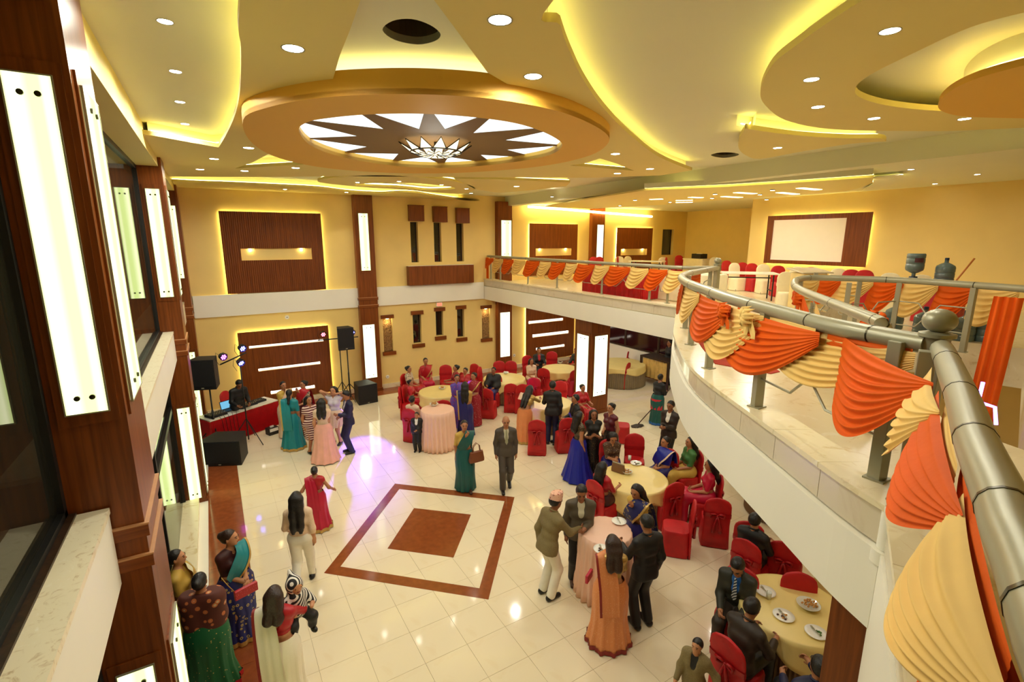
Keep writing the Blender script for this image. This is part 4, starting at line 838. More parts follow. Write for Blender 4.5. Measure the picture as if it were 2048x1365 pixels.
# red carpet and floor marks on the gallery
cp = [at_z(*q, ZG+.004)[:2] for q in ((1385, 672), (1452, 676), (1560, 744), (1542, 748), (1430, 728))]
MB().slab(cp, ZG, ZG+.008).build('carpet', plain('carpet_red', (190, 62, 38), .9, var=.1, bump=.3, bscale=150), None); tag(bpy.data.objects['carpet'], 'small red carpet lying on the marble behind the curved railing', 'carpet')
# ---------------------------------------------------------------- gallery furniture
def gp_(x, y, z): p = at_z(x, y, z); return p
g1, g2_ = 'covered chairs along the screen wall', 'covered chairs by the back wall of the gallery'
def gchair(x, y, kind, face, label, grp, zt=4.62):
    p = at_z(x, y, zt); p[0] = min(p[0], 20.4); p[1] = min(p[1], 16.85); c_ = chair(kind, p[0], p[1], face, label, grp, z=ZG); c_.scale = (.92, .92, .89); return c_
for x, y, kd, f, lab in ((1462, 523, 'red_round', 250, 'red covered chair behind the white folding table, leftmost'), (1479, 528, 'white', 250, 'white covered chair behind the white folding table, between red ones'), (1494, 527, 'red_round', 245, 'red covered chair behind the middle of the white folding table'), (1512, 529, 'red_round', 240, 'second red covered chair behind the middle of the white folding table'),
                    (1534, 531, 'white', 235, 'white covered chair at the right end of the white folding table'), (1564, 534, 'red_round', 232, 'large red covered chair between folding table and cream podium'), (1582, 547, 'white', 230, 'white covered chair just left of the cream podium'),
                    (1601, 536, 'white', 225, 'white chair back showing behind the cream podium'), (1628, 537, 'red_round', 222, 'red chair back showing over the cream podium'), (1683, 540, 'white', 220, 'white covered chair right of the cream podium, under the screen'), (1708, 542, 'red_round', 215, 'left one of two red chairs under the screen corner'), (1734, 543, 'red_round', 212, 'right one of two red chairs under the screen corner'),
                    (1783, 549, 'white', 205, 'white chair left of the upturned water bottle'), (1845, 553, 'white', 200, 'white chair between the two big water bottles')):
    gchair(x, y, kd, f, lab, g1)
for x, y, kd, f, lab in ((1161, 514, 'red_round', 250, 'red round backed chair left of the slim pillar, nearest the railing ball'), (1178, 514, 'red_round', 250, 'red round backed chair just left of the slim pillar'), (1233, 514, 'white', 230, 'white chair at the left end of the gallery side table'), (1245, 514, 'red_round', 300, 'red chair beside the white one at the gallery side table'), (1262, 514, 'white', 260, 'white chair behind the gallery side table'),
                    (1330, 516, 'white', 240, 'white chair beneath the dark gallery window'), (1345, 516, 'red_round', 300, 'red chair in front of the dark gallery window'), (1362, 512, 'red_round', 240, 'red chair at the far gallery corner'), (1430, 516, 'white', 220, 'white chair right of the cream table with the black crate'), (1418, 512, 'red_round', 220, 'red sashed chair behind the cream table with the black crate')):
    gchair(x, y, kd, f, lab, g2_, 4.62)
M_TOPW = plain('laminate_white', (240, 234, 216), .25, var=.01)
def folding_table(label, p, q, dep, z=ZG, h=.75, name='folding_table'):
    p, q = np.array(p[:2]), np.array(q[:2]); c = (p+q)/2; L = np.linalg.norm(q-p)/2; a = math.atan2(*(q-p)[::-1]); t = thing(name, label, 'table', (*c, z), a)
    MB().box(-L, L, -dep/2, dep/2, h-.04, h).build('tabletop', M_TOPW, t, bevel=.008)
    for x in (-L+.12, L-.12):
        for y in (-dep/2+.06, dep/2-.06): MB().box(x-.016, x+.016, y-.016, y+.016, 0, h-.04).build('leg', M_BLACK, t)
        MB().box(x-.012, x+.012, -dep/2+.06, dep/2-.06, .25, .28).build('stretcher', M_BLACK, t)
    MB().box(-L+.12, L-.12, -.012, .012, h-.16, h-.13).build('rail', M_BLACK, t); return t
folding_table('long white folding table with thin black legs in front of the covered chairs', at_z(1442, 544, 4.5), at_z(1553, 546, 4.5), .75)
folding_table('white side table with dark legs by the gallery back wall', at_z(1262, 522, 4.48), at_z(1328, 523.5, 4.48), .7)
folding_table('far table on the gallery left of the round chairs', at_z(1186, 517, 4.48), at_z(1222, 518, 4.48), .6)
t = folding_table('cream covered table at the far gallery corner carrying a black crate', at_z(1378, 515, 4.55), at_z(1420, 517, 4.55), .8); L_ = np.linalg.norm((at_z(1420, 517, 4.55)-at_z(1378, 515, 4.55))[:2])/2
MB().rings([rrect(L_+.02, .43, .05, 40, 8, rip=.012), rrect(L_+.01, .42, .75, 40, 8), rrect(L_, .41, .765, 40, 8)]).build('cream_cover', M_IVORY, t, smooth='angle')
cc = thing('crate', 'black plastic crate on the cream table at the far gallery corner', 'crate', (t.location.x, t.location.y, ZG+.767), t.rotation_euler.z); MB().box(-.3, .3, -.2, -.18, 0, .22).box(-.3, .3, .18, .2, 0, .22).box(-.3, -.28, -.2, .2, 0, .22).box(.28, .3, -.2, .2, 0, .22).box(-.3, .3, -.2, .2, 0, .02).build('body', M_BLKP, cc, bevel=.006); MB().ball((0, 0, .2), (.18, .12, .06), 10).build('contents', M_IVORY, cc, smooth=True)
rt0, rt1 = at_z(1128, 588, ZG), at_z(1284, 601, ZG); c = (rt0+rt1)/2+np.array([.75, 0, 0]); t = thing('red_clothed_table', 'long table under a red pleated cloth behind the straight railing', 'table', (c[0], c[1], ZG)); ly = abs(rt0[1]-rt1[1])/2
m = MB(); nn = 200
def perim(k, z, amp):
    s = k/nn*4; e = [(-.45, -ly), (.45, -ly), (.45, ly), (-.45, ly)]; i = int(s) % 4; f = s-int(s); a_, b_ = e[i], e[(i+1) % 4]; x, y = a_[0]+(b_[0]-a_[0])*f, a_[1]+(b_[1]-a_[1])*f; r_ = 1+amp*math.sin(k*1.6)*(.03); return (x*(1+amp*.05*math.sin(k*1.7)), y*(1+amp*.012*math.sin(k*1.7)), z)
m.rings([[perim(k, z, a_) for k in range(nn)] for z, a_ in ((.01, 1.), (.4, .8), (.72, .1), (.755, 0))]).build('red_cloth', M_RED, t, smooth='angle')
b0, b1 = at_z(1292, 600, ZG), at_z(1372, 611, ZG); c = (b0+b1)/2+np.array([.9, -.1, 0]); t = thing('cream_clothed_table', 'table under a long cream cloth behind the straight railing', 'table', (c[0], c[1], ZG)); MB().rings([rrect(.5, .85, .01, 60, 8, rip=.012, k=12), rrect(.48, .83, .72, 60, 8), rrect(.46, .81, .75, 60, 8)]).build('cream_cloth', M_IVORY, t, smooth='angle')
p = at_z(1619, 541, 4.72); t = thing('podium', 'cream podium with sloped grey top at the round end of the stair railing', 'podium', (p[0], p[1], ZG), -.45)
MB().rings([rrect(.30, .25, 0, 24, 8), rrect(.30, .25, .90, 24, 8), rrect(.27, .22, .92, 24, 8)]).build('body', plain('podium_cream', (234, 206, 140), .5), t, smooth='angle'); MB().box(-.36, .36, -.3, .3, 0, .03).build('sloped_top', M_FASC, t, bevel=.006).location = (0, 0, .95); t.children[-1].rotation_euler = (.12, 0, 0); MB().box(-.34, .34, -.28, .28, 0, .06).build('plinth', M_FASC, t)
M_JAR = plain('blue_polycarbonate', (92, 112, 114), .12, var=.1, spec=.8); M_JARD = plain('jar_cap_blue', (24, 46, 70), .4)
def jar(x, y, z, label, r=.135, flip=False, name='water_bottle'):
    t = thing(name, label, 'bottle', (x, y, z), 0, 'big blue water bottles'); pr = [(.02, 0), (r*.9, .0), (r, .02), (r, .09), (r*.95, .10), (r, .115), (r, .20), (r*.95, .21), (r, .225), (r, .31), (r*.92, .345), (r*.55, .385), (.035, .41), (.032, .46)]
    if flip: pr = [(a, .46-b) for a, b in pr][::-1]
    MB().lathe(pr, 24).build('bottle', M_JAR, t, smooth='angle')
    MB().lathe([(.036, 0), (.036, .045), (.03, .05)], 14).build('cap', M_JARD, t).location = (0, 0, -.045 if flip else .455)
    return t
for k, (x, y, lab) in enumerate(((1799, 662, 'dark blue water bottle on the floor nearest the orange bow'), (1860, 676, 'water bottle on the floor half hidden behind the ball post'), (1902, 681, 'water bottle on the floor just right of the ball post'), (1944, 687, 'third water bottle on the floor right of the ball post'), (1988, 689, 'water bottle on the floor beside the long orange drape tail'))):
    p = at_z(x, y, ZG); jar(p[0]+.18, p[1]+.18, ZG, lab, .15)
p = at_z(1817, 610, ZG+.3); t = thing('water_dispenser', 'pale water dispenser cabinet behind the stairwell swags', 'dispenser', (p[0], p[1], ZG)); px_, py_ = p[0], p[1]
zj = (lambda X, Y, y: min((abs((lambda c: 682.5+FPX*c[1]/c[2])(ROT @ (np.array([X, Y, 4+k*.01])-EYE))-y), 4+k*.01) for k in range(160))[1])
zt1 = zj(px_, py_, 552); MB().rings([rrect(.17, .17, 0, 24, 6), rrect(.17, .17, zt1-ZG-.08, 24, 6), rrect(.15, .15, zt1-ZG-.06, 24, 6)]).build('cabinet', M_IVORY, t, smooth='angle'); MB().lathe([(.08, 0), (.07, .05)], 14).build('collar', M_JARD, t).location = (0, 0, zt1-ZG-.06)
j = jar(px_, py_, zt1+.0, 'upturned water bottle standing on the dispenser', .16, True); lb = MB().add([(.162*math.cos(a), .162*math.sin(a), z) for z in (.28, .37) for a in (-2.9, -2.7, -2.5, -2.3, -2.1, -1.9)], [(i, i+1, i+7, i+6) for i in range(5)]).build('label_band', plain('label_maroon', (84, 40, 48), .5), j, smooth=True)
p = at_z(1880, 600, ZG+.45); q_ = thing('small_table', 'low table with red cloth under the second big water bottle', 'table', (p[0], p[1], ZG)); zt2 = zj(p[0], p[1], 567); MB().rings([rrect(.42, .35, .01, 40, 6, rip=.02), rrect(.40, .33, zt2-ZG-.02, 40, 6), rrect(.38, .31, zt2-ZG, 40, 6)]).build('red_cover', M_RED, q_, smooth='angle')
jar(p[0], p[1], zt2, 'big water bottle with neck upright next to the leaning stick', .16)
a = at_x(1912, 562, 10.8); b = at_x(1947, 517, 10.8); t = thing('mop_stick', 'thin orange brown stick leaning near the water bottles', 'stick', (a[0]+.0, a[1], ZG)); MB().tube([(0, (a[1]-b[1])*.9, 0), (0, 0, a[2]-ZG), (.05, b[1]-a[1], b[2]-ZG)], .014, 8).build('handle', plain('bamboo', (190, 110, 40), .5), t, smooth=True); MB().ball((0, (a[1]-b[1])*.9, .04), (.12, .08, .04), 10).build('mop_head', M_GREYP, t)
# stairwell: white string wall, grille, purple neon on the landing wall below
p = at_z(2020, 830, 3.0); t = thing('neon_strip', 'zigzag purple neon strip seen through the stairwell at right', 'neon light', (0, 0, 0))
pts = [at_x(*q, 7.2) for q in ((1966, 765), (1958, 798), (1962, 806), (1990, 815), (1992, 850))]; t.location = [float(v) for v in pts[0]]; MB().tube([q-pts[0] for q in pts], .018, 6).build('tube', glow('neon_purple', (.35, .15, 1), 5), t, smooth=True)
box('wall_stairwell', M_YEL, 7.25, 7.4, -2.5, 3.2, 0, 3.1, kind='structure')
# ---------------------------------------------------------------- DJ corner
def zat(X, Y, py): return min((abs((lambda c: 682.5+FPX*c[1]/c[2])(ROT @ (np.array([X, Y, k*.01])-EYE))-py), k*.01) for k in range(0, 420))[1]
A = at_z(420, 843, .76)[:2]; B = at_z(556, 800, .76)[:2]; d = B-A; L = np.linalg.norm(d); ang = math.atan2(d[1], d[0]); nrm_ = np.array([-d[1], d[0]])/L; c = (A+B)/2+nrm_*.32
t = thing('dj_table', 'DJ table with white top and red pleated skirt in the far left corner', 'table', (*c, 0), ang)
MB().box(-L/2, L/2, -.32, .32, .73, .76).build('white_top', M_TOPW, t, bevel=.006); nn = 150
MB().add([(-L/2+L*k/nn, -.325-(.04 if k % 2 else 0)*(1-.6*z), .02+.71*z) for z in (0, .5, 1) for k in range(nn+1)], [(z*(nn+1)+k, z*(nn+1)+k+1, (z+1)*(nn+1)+k+1, (z+1)*(nn+1)+k) for z in range(2) for k in range(nn)]).build('pleated_skirt', M_RED, t)
MB().add([(s*(L/2+(.02 if k % 2 else 0)), -.32+.64*k/40, .02+.71*z) for s in (-1,) for z in (0, 1) for k in range(41)], [(k, k+1, k+42, k+41) for k in range(40)]).build('side_skirt', M_RED, t)
for x in (-L/2+.08, L/2-.08):
    for y in (-.25, .25): MB().box(x-.02, x+.02, y-.02, y+.02, 0, .73).build('leg', M_BLACK, t)
M_LCD = glow('laptop_screen', (.2, .55, .8), .5)
def on_table(u, v): p = c+np.array([math.cos(ang), math.sin(ang)])*u*L/2+nrm_*v; return p
def desk(nm, label, cat, u, v, w, d_, h, knobs=0):
    p = on_table(u, v); o = thing(nm, label, cat, (*p, .762), ang); MB().box(-w, w, -d_, d_, 0, h).build('body', M_BLKP, o, bevel=.006)
    if knobs:
        for k in range(knobs):
            MB().lathe([(.014, 0), (.012, .02), (.001, .021)], 8).build('knob', M_STEEL, o).location = (-w*.8+w*1.6*(k % 6)/5, -d_*.6+d_*1.2*(k//6)/2, h)
    return o
desk('mixer', 'black sound mixer with small knobs at the left end of the DJ table', 'mixer', -.68, -.05, .22, .16, .07, 18); desk('disc_player', 'black disc player in the middle of the DJ table', 'player', .28, -.02, .19, .14, .06, 10); desk('disc_player', 'second disc player at the right half of the DJ table', 'player', .62, .02, .16, .13, .06, 8)
lp = desk('laptop', 'open laptop with blue screen in front of the DJ', 'laptop', -.22, .05, .18, .12, .02); m = MB().box(-.18, .18, -.006, .006, 0, .23).build('lid', M_BLKP, lp); m.location = (0, .12, .02); m.rotation_euler = (-.25, 0, 0); m2 = MB().box(-.165, .165, -.009, -.006, .015, .215).build('screen', M_LCD, lp); m2.location = (0, .12, .02); m2.rotation_euler = (-.25, 0, 0)
cb = MB(); rd = random.Random(3)
for k in range(5): cb.tube([(*on_table(-.8+.1*k, -.2+.05*k), .79), (*on_table(-.75+.12*k, -.3), .82), (*on_table(-.7+.1*k, -.345), .70), (*on_table(-.68+.1*k, -.36), .3)], .006, 5)
t = thing('cable', 'tangle of black cables over the edge of the DJ table', 'cable', (0, 0, 0)); cb.build('wires', M_BLACK, t, smooth=True)
def speaker(label, x, y, z, w, d_, h, a):
    t = thing('loudspeaker', label, 'speaker', (x, y, z), a); f = [(-w, -d_), (w, -d_), (w*.72, d_), (-w*.72, d_)]
    MB().slab(f, 0, h).build('cabinet', M_BLKP, t, bevel=.012); MB().box(-w*.9, w*.9, -d_-.014, -d_, h*.12, h*.96).build('grille', plain('speaker_grille', (13, 12, 12), .7, bump=.4, bscale=300) if 'speaker_grille' not in MATS else MATS['speaker_grille'], t)
    MB().box(-.03, .03, -d_-.018, -d_-.012, h*.05, h*.09).build('badge', M_STEEL, t); MB().box(-.07, .07, d_-.02, d_+.015, h*.7, h*.78).build('handle', M_BLACK, t)
    return t
def tripod(label, x, y, h, a, spread=.55):
    t = thing('tripod_stand', label, 'stand', (x, y, 0), a); MB().tube([(0, 0, .12), (0, 0, h)], .019, 10).build('pole', M_BLACK, t, smooth=True); MB().tube([(0, 0, .5), (0, 0, 1.0)], .026, 10).build('sleeve', M_BLACK, t, smooth=True)
    for k in range(3):
        b = 2*PI*k/3+.4; MB().tube([(0, 0, .62), (spread*math.cos(b), spread*math.sin(b), .015)], .014, 6).build('leg', M_BLACK, t, smooth=True)
        MB().tube([(0, 0, .2), (spread*.5*math.cos(b), spread*.5*math.sin(b), .31)], .009, 6).build('brace', M_BLACK, t)
    return t
def facecam(x, y, off=0): return math.atan2(y, x)-PI/2+off
sx_, sy_ = at_z(434, 893, 0)[:2]; z0, z1 = zat(sx_, sy_, 775), zat(sx_, sy_, 716); tripod('black tripod carrying the big loudspeaker by the second left pillar', sx_, sy_, z0, .3); speaker('big black loudspeaker on tripod beside the second left pillar', sx_-.05, sy_, z0, .31, .26, z1-z0, facecam(sx_, sy_, -.35))
p = at_z(460, 930, 0); z1 = .62; speaker('wide black subwoofer on the floor below the left tripod loudspeaker', p[0]-.05, p[1]+.35, 0, .50, .36, z1, facecam(p[0], p[1], -.45))
sx_, sy_ = at_z(694, 784, 0)[:2]; sy_ = min(sy_, 16.55); sx_ = at_y(694, 700, sy_)[0]; z0, z1 = zat(sx_, sy_, 698), zat(sx_, sy_, 654); tripod('black tripod carrying the right loudspeaker beside the first back wall pillar', sx_, sy_, z0, .9, .6); speaker('black loudspeaker high on tripod beside the first back wall pillar', sx_-.05, sy_, z0, .26, .22, z1-z0, facecam(sx_, sy_, .2))
p = at_z(735, 808, 0); speaker('black subwoofer box on the floor below the first back wall light pillar', p[0], p[1]+.3, 0, .33, .33, .66, facecam(p[0], p[1], .35))
def par(label, x, y, z, a, tilt, colr, nleds=7):
    t = thing('stage_light', label, 'stage light', (x, y, z), a); m = MB().lathe([(.03, -.14), (.08, -.10), (.095, 0), (.088, .03), (.085, .0), (.001, -.005)], 16).build('can', M_BLKP, t, smooth='angle'); m.rotation_euler = (PI/2+tilt, 0, 0)
    b = MB(); 
    for k in range(nleds):
        r_ = 0 if k == 0 else .05; b.ball((r_*math.cos(k*1.05), r_*math.sin(k*1.05), .006), (.019, .019, .008), 8)
    b.build('leds', colr, m, smooth=True); MB().tube([(-.1, 0, 0), (-.1, 0, .05), (0, 0, .12), (.1, 0, .05), (.1, 0, 0)], .008, 6).build('yoke', M_BLACK, t); MB().tube([(-.03, .1, .02), (-.12, .12, .12), (-.16, .1, -.05), (-.1, .05, -.2)], .006, 5).build('wire', M_BLACK, t); return t
G_BLU = glow('led_blue', (.12, .12, 1), 14); G_PUR = glow('led_magenta', (.8, .08, 1), 9); G_REDL = glow('led_red', (1, .08, .12), 9)
def lightbar(label, bx, by, x0, y0, x1, y1):
    X, Y = at_z(bx, by, 0)[:2]; Y = min(Y, 16.6); X = at_y(bx-(by-700)*.07, 700, Y)[0]; e0, e1 = at_y(x0, y0, Y), at_y(x1, y1, Y); zc = (e0[2]+e1[2])/2
    t = thing('light_bar_stand', label, 'stand', (X, Y, 0)); MB().tube([(0, 0, .1), (0, 0, zc)], .017, 8).build('pole', M_BLACK, t, smooth=True); MB().tube([e0-np.array([X, Y, 0]), e1-np.array([X, Y, 0])], .018, 8).build('crossbar', M_BLACK, t, smooth=True)
    for k in range(3):
        b = 2*PI*k/3+1.2; MB().tube([(0, 0, .7), (.5*math.cos(b), .5*math.sin(b), .015)], .012, 6).build('leg', M_BLACK, t)
    return Y
Yb = lightbar('black light bar stand over the DJ table, crossbar sloping', 490, 888, 440, 730, 492, 706)
for x, y, m, lab, ti in ((447, 714, G_PUR, 'small stage light glowing magenta on the left light bar', .4), (485, 697, G_BLU, 'round stage light glowing blue at the top of the left light bar', .5), (482, 726, G_BLU, 'small stage light with blue glow hanging below the left light bar', .9)):
    p = at_y(x, y, Yb); par(lab, p[0], p[1]-.05, p[2], facecam(p[0], p[1], .5), ti*.6, m)
Yb = lightbar('black light bar stand in front of the right tripod loudspeaker', 686, 790, 636, 681, 716, 674)
for x, y, m, lab, ti in ((646, 669, G_REDL, 'stage light with red spots on the right light bar', .3), (704, 665, G_BLU, 'round stage light glowing bright blue beside the right loudspeaker', .5)):
    p = at_y(x, y, Yb); o = par(lab, p[0], p[1]-.05, p[2], facecam(p[0], p[1], .2), ti*.6, m)
# the blue and violet beams those lights throw over the dance floor and the guests
def beam(frm, to, col, watt, deg, par_):
    l = bpy.data.lights.new('stage_beam', 'SPOT'); l.energy = watt; l.color = col; l.spot_size = math.radians(deg); l.spot_blend = .6; l.shadow_soft_size = .08; o = bpy.data.objects.new('stage_beam', l); COL.objects.link(o)
    o.location = [float(v) for v in frm]; o.rotation_euler = (Vector([float(v) for v in to])-Vector([float(v) for v in frm])).to_track_quat('-Z', 'Y').to_euler(); return o
pb = at_y(704, 665, Yb)-np.array([-.1, .35, 0])
beam(pb, at_z(725, 925, 0), (.16, .08, 1), 2600, 24, o); beam(pb, at_z(690, 880, .6), (.2, .1, 1), 900, 14, o); beam(pb, at_z(930, 760, 1.3), (.25, .1, 1), 1800, 9, o); beam(at_y(485, 697, 15)-np.array([0, .2, 0]), at_z(1290, 790, 0), (.3, .15, 1), 1500, 5, o)
t = thing('small_box', 'small white and black box on the floor at the right end of the DJ table', 'box', (*at_z(545, 868, 0)[:2], 0), .4); MB().box(-.14, .14, -.11, .11, 0, .2).build('body', M_BLKP, t, bevel=.01); MB().box(-.12, .12, -.112, -.108, .1, .19).build('label_patch', M_CHINA, t); MB().box(-.05, .05, -.02, .02, .2, .24).build('handle', M_CHINA, t)
# ---------------------------------------------------------------- people: distance-field bodies meshed as one surface
def smin(a, b, k):
    h = np.clip(.5+.5*(b-a)/k, 0, 1); return b*(1-h)+a*h-k*h*(1-h)
def surface(prims, g, k, cuts=(), subs=(), off=0.):
    # prims: (A, B, ra, rb) round cones or (C, R, None, M) ellipsoids;  cuts: (point, normal) keep the side below;  subs: round cones carved away
    lo = np.array([1e9]*3); hi = -lo
    for p in prims:
        if p[2] is None: r = max(p[1])+off; lo = np.minimum(lo, p[0]-r); hi = np.maximum(hi, p[0]+r)
        else: r = max(p[2], p[3])+off; lo = np.minimum(lo, np.minimum(p[0], p[1])-r); hi = np.maximum(hi, np.maximum(p[0], p[1])+r)
    lo = lo-3*g; n = np.ceil((hi+3*g-lo)/g).astype(int)+1; F = np.full(n, .35, np.float32); ax = [lo[i]+g*np.arange(n[i]) for i in range(3)]
    def sub(l, h): return tuple(slice(max(0, int((l[i]-lo[i])/g)), min(n[i], int((h[i]-lo[i])/g)+2)) for i in range(3))
    def dist(p, sl):
        X = np.stack(np.meshgrid(*[ax[i][sl[i]] for i in range(3)], indexing='ij'), -1)
        if p[2] is None:
            q = X-p[0]
            if p[3] is not None: q = q @ p[3]
            R = np.array(p[1])+off; l = np.linalg.norm(q/R, axis=-1); return (l-1)*min(R)*np.clip(.6+.4*l, .6, 1.5)
        a, b = p[0], p[1]; ab = b-a; t = np.clip(((X-a) @ ab)/(ab @ ab+1e-9), 0, 1); return np.linalg.norm(X-a-t[..., None]*ab, axis=-1)-(p[2]+(p[3]-p[2])*t)-off
    def bounds(p, m):
        r = (max(p[1]) if p[2] is None else max(p[2], p[3]))+off+m; e = p[0] if p[2] is None else p[1]; return np.minimum(p[0], e)-r, np.maximum(p[0], e)+r
    for p in prims:
        sl = sub(*bounds(p, k+2*g)); kk = p[4] if len(p) > 4 else k; F[sl] = smin(F[sl], dist(p, sl), kk)
    for p in subs:
        sl = sub(*bounds(p, 2*g)); F[sl] = np.maximum(F[sl], -(dist(p, sl)+off))
    if cuts:
        X = np.stack(np.meshgrid(*ax, indexing='ij'), -1)
        for c, nn in cuts: F = np.maximum(F, (X-np.array(c)) @ np.array(nn))
    S = F < 0; C = [S[i:n[0]-1+i, j:n[1]-1+j, l:n[2]-1+l] for i in (0, 1) for j in (0, 1) for l in (0, 1)]; s = sum(c.astype(np.int8) for c in C)
    act = np.argwhere((s > 0) & (s < 8)); idx = np.full(s.shape, -1, np.int32); idx[tuple(act.T)] = np.arange(len(act))
    acc = np.zeros((len(act), 3)); cnt = np.zeros(len(act)); cor = np.array([(i, j, l) for i in (0, 1) for j in (0, 1) for l in (0, 1)])
    V = [F[tuple((act+c).T)] for c in cor]
    for a in range(8):
        for b in range(a+1, 8):
            if np.abs(cor[a]-cor[b]).sum() == 1:
                m = (V[a] < 0) != (V[b] < 0); t = V[a][m]/(V[a][m]-V[b][m]); acc[m] += cor[a]+(cor[b]-cor[a])*t[:, None]; cnt[m] += 1
    verts = lo+g*(act+acc/np.maximum(cnt, 1)[:, None]); faces = []
    for d in range(3):
        e = [slice(1, -1)]*3; e2 = [slice(1, -1)]*3; e[d] = slice(0, -1); e2[d] = slice(1, None); A, B = S[tuple(e)], S[tuple(e2)]
        w = np.argwhere(A != B); o_ = np.ones(3, int); o_[d] = 0; w = w+o_; u, v = [x for x in range(3) if x != d]
        du = np.zeros(3, int); du[u] = 1; dv = np.zeros(3, int); dv[v] = 1; q = np.stack([idx[tuple((w-du-dv).T)], idx[tuple((w-dv).T)], idx[tuple(w.T)], idx[tuple((w-du).T)]], 1)
        fl = S[tuple(w.T)] ^ (d == 1); q[~fl] = q[~fl][:, ::-1]; faces.append(q)
    f = np.concatenate(faces); f = f[(f >= 0).all(1)]; return verts, f
def put(name, vf, mat, parent, extra=None, smooth=True):
    v, f = vf; m = MB(); m.v = [tuple(p) for p in v.tolist()]; m.f = [tuple(q) for q in f.tolist()]
    if extra: m.add(extra.v, extra.f)
    return m.build(name, mat, parent, smooth=smooth, fix=False)
SKINS = [plain('skin_%d' % i, c, .5, var=.05) for i, c in enumerate(((176, 118, 80), (150, 96, 62), (196, 138, 98)))]
M_HAIR = plain('hair_black', (20, 14, 11), .42, var=.3, scale=50, bump=.5, bscale=70); M_HAIRB = plain('hair_brown', (48, 28, 18), .42, var=.3, scale=50, bump=.5, bscale=70); M_EYE = plain('eye_dark', (24, 14, 10), .2); M_LIP = plain('lips', (150, 60, 52), .4); M_SHOE = plain('shoe_black', (22, 18, 16), .35); M_SHOEB = plain('shoe_brown', (70, 40, 26), .4)
def ik(a, c, l1, l2, pole):
    a, c = np.array(a, float), np.array(c, float); d = c-a; L = np.linalg.norm(d); mx = (l1+l2)*.995
    if L > mx: d *= mx/L; c = a+d; L = mx
    x = (l1*l1-l2*l2+L*L)/(2*L); y = math.sqrt(max(0, l1*l1-x*x)); u = d/L; pl_ = np.array(pole, float); pl_ = pl_-(pl_ @ u)*u; pl_ /= np.linalg.norm(pl_)+1e-9
    return a+u*x+pl_*y, c
ARM = {'down': (.045, .03, -.512), 'hold': (-.13, .24, -.34), 'table': (-.02, .36, -.24), 'ear': (-.05, .11, .10), 'face': (-.13, .17, .06), 'phone': (-.13, .28, -.24), 'fwd': (.05, .24, -.43), 'back': (.07, -.2, -.44), 'hip': (.12, .02, -.33), 'lap': (-.06, .30, -.34), 'reach': (.0, .46, -.16), 'hair': (-.04, .06, .16), 'out': (.26, .1, -.38), 'cross': (-.22, .2, -.26), 'carry': (-.16, .26, -.10), 'mop1': (-.02, .3, -.24), 'mop2': (.02, .34, -.36), 'side': (.10, .10, -.46)}
def rx(a): c, s = math.cos(a), math.sin(a); return np.array([[1, 0, 0], [0, c, -s], [0, s, c]])
def rzm(a): c, s = math.cos(a), math.sin(a); return np.array([[c, -s, 0], [s, c, 0], [0, 0, 1]])
def ry(a): c, s = math.cos(a), math.sin(a); return np.array([[c, 0, s], [0, 1, 0], [-s, 0, c]])
NP = 0
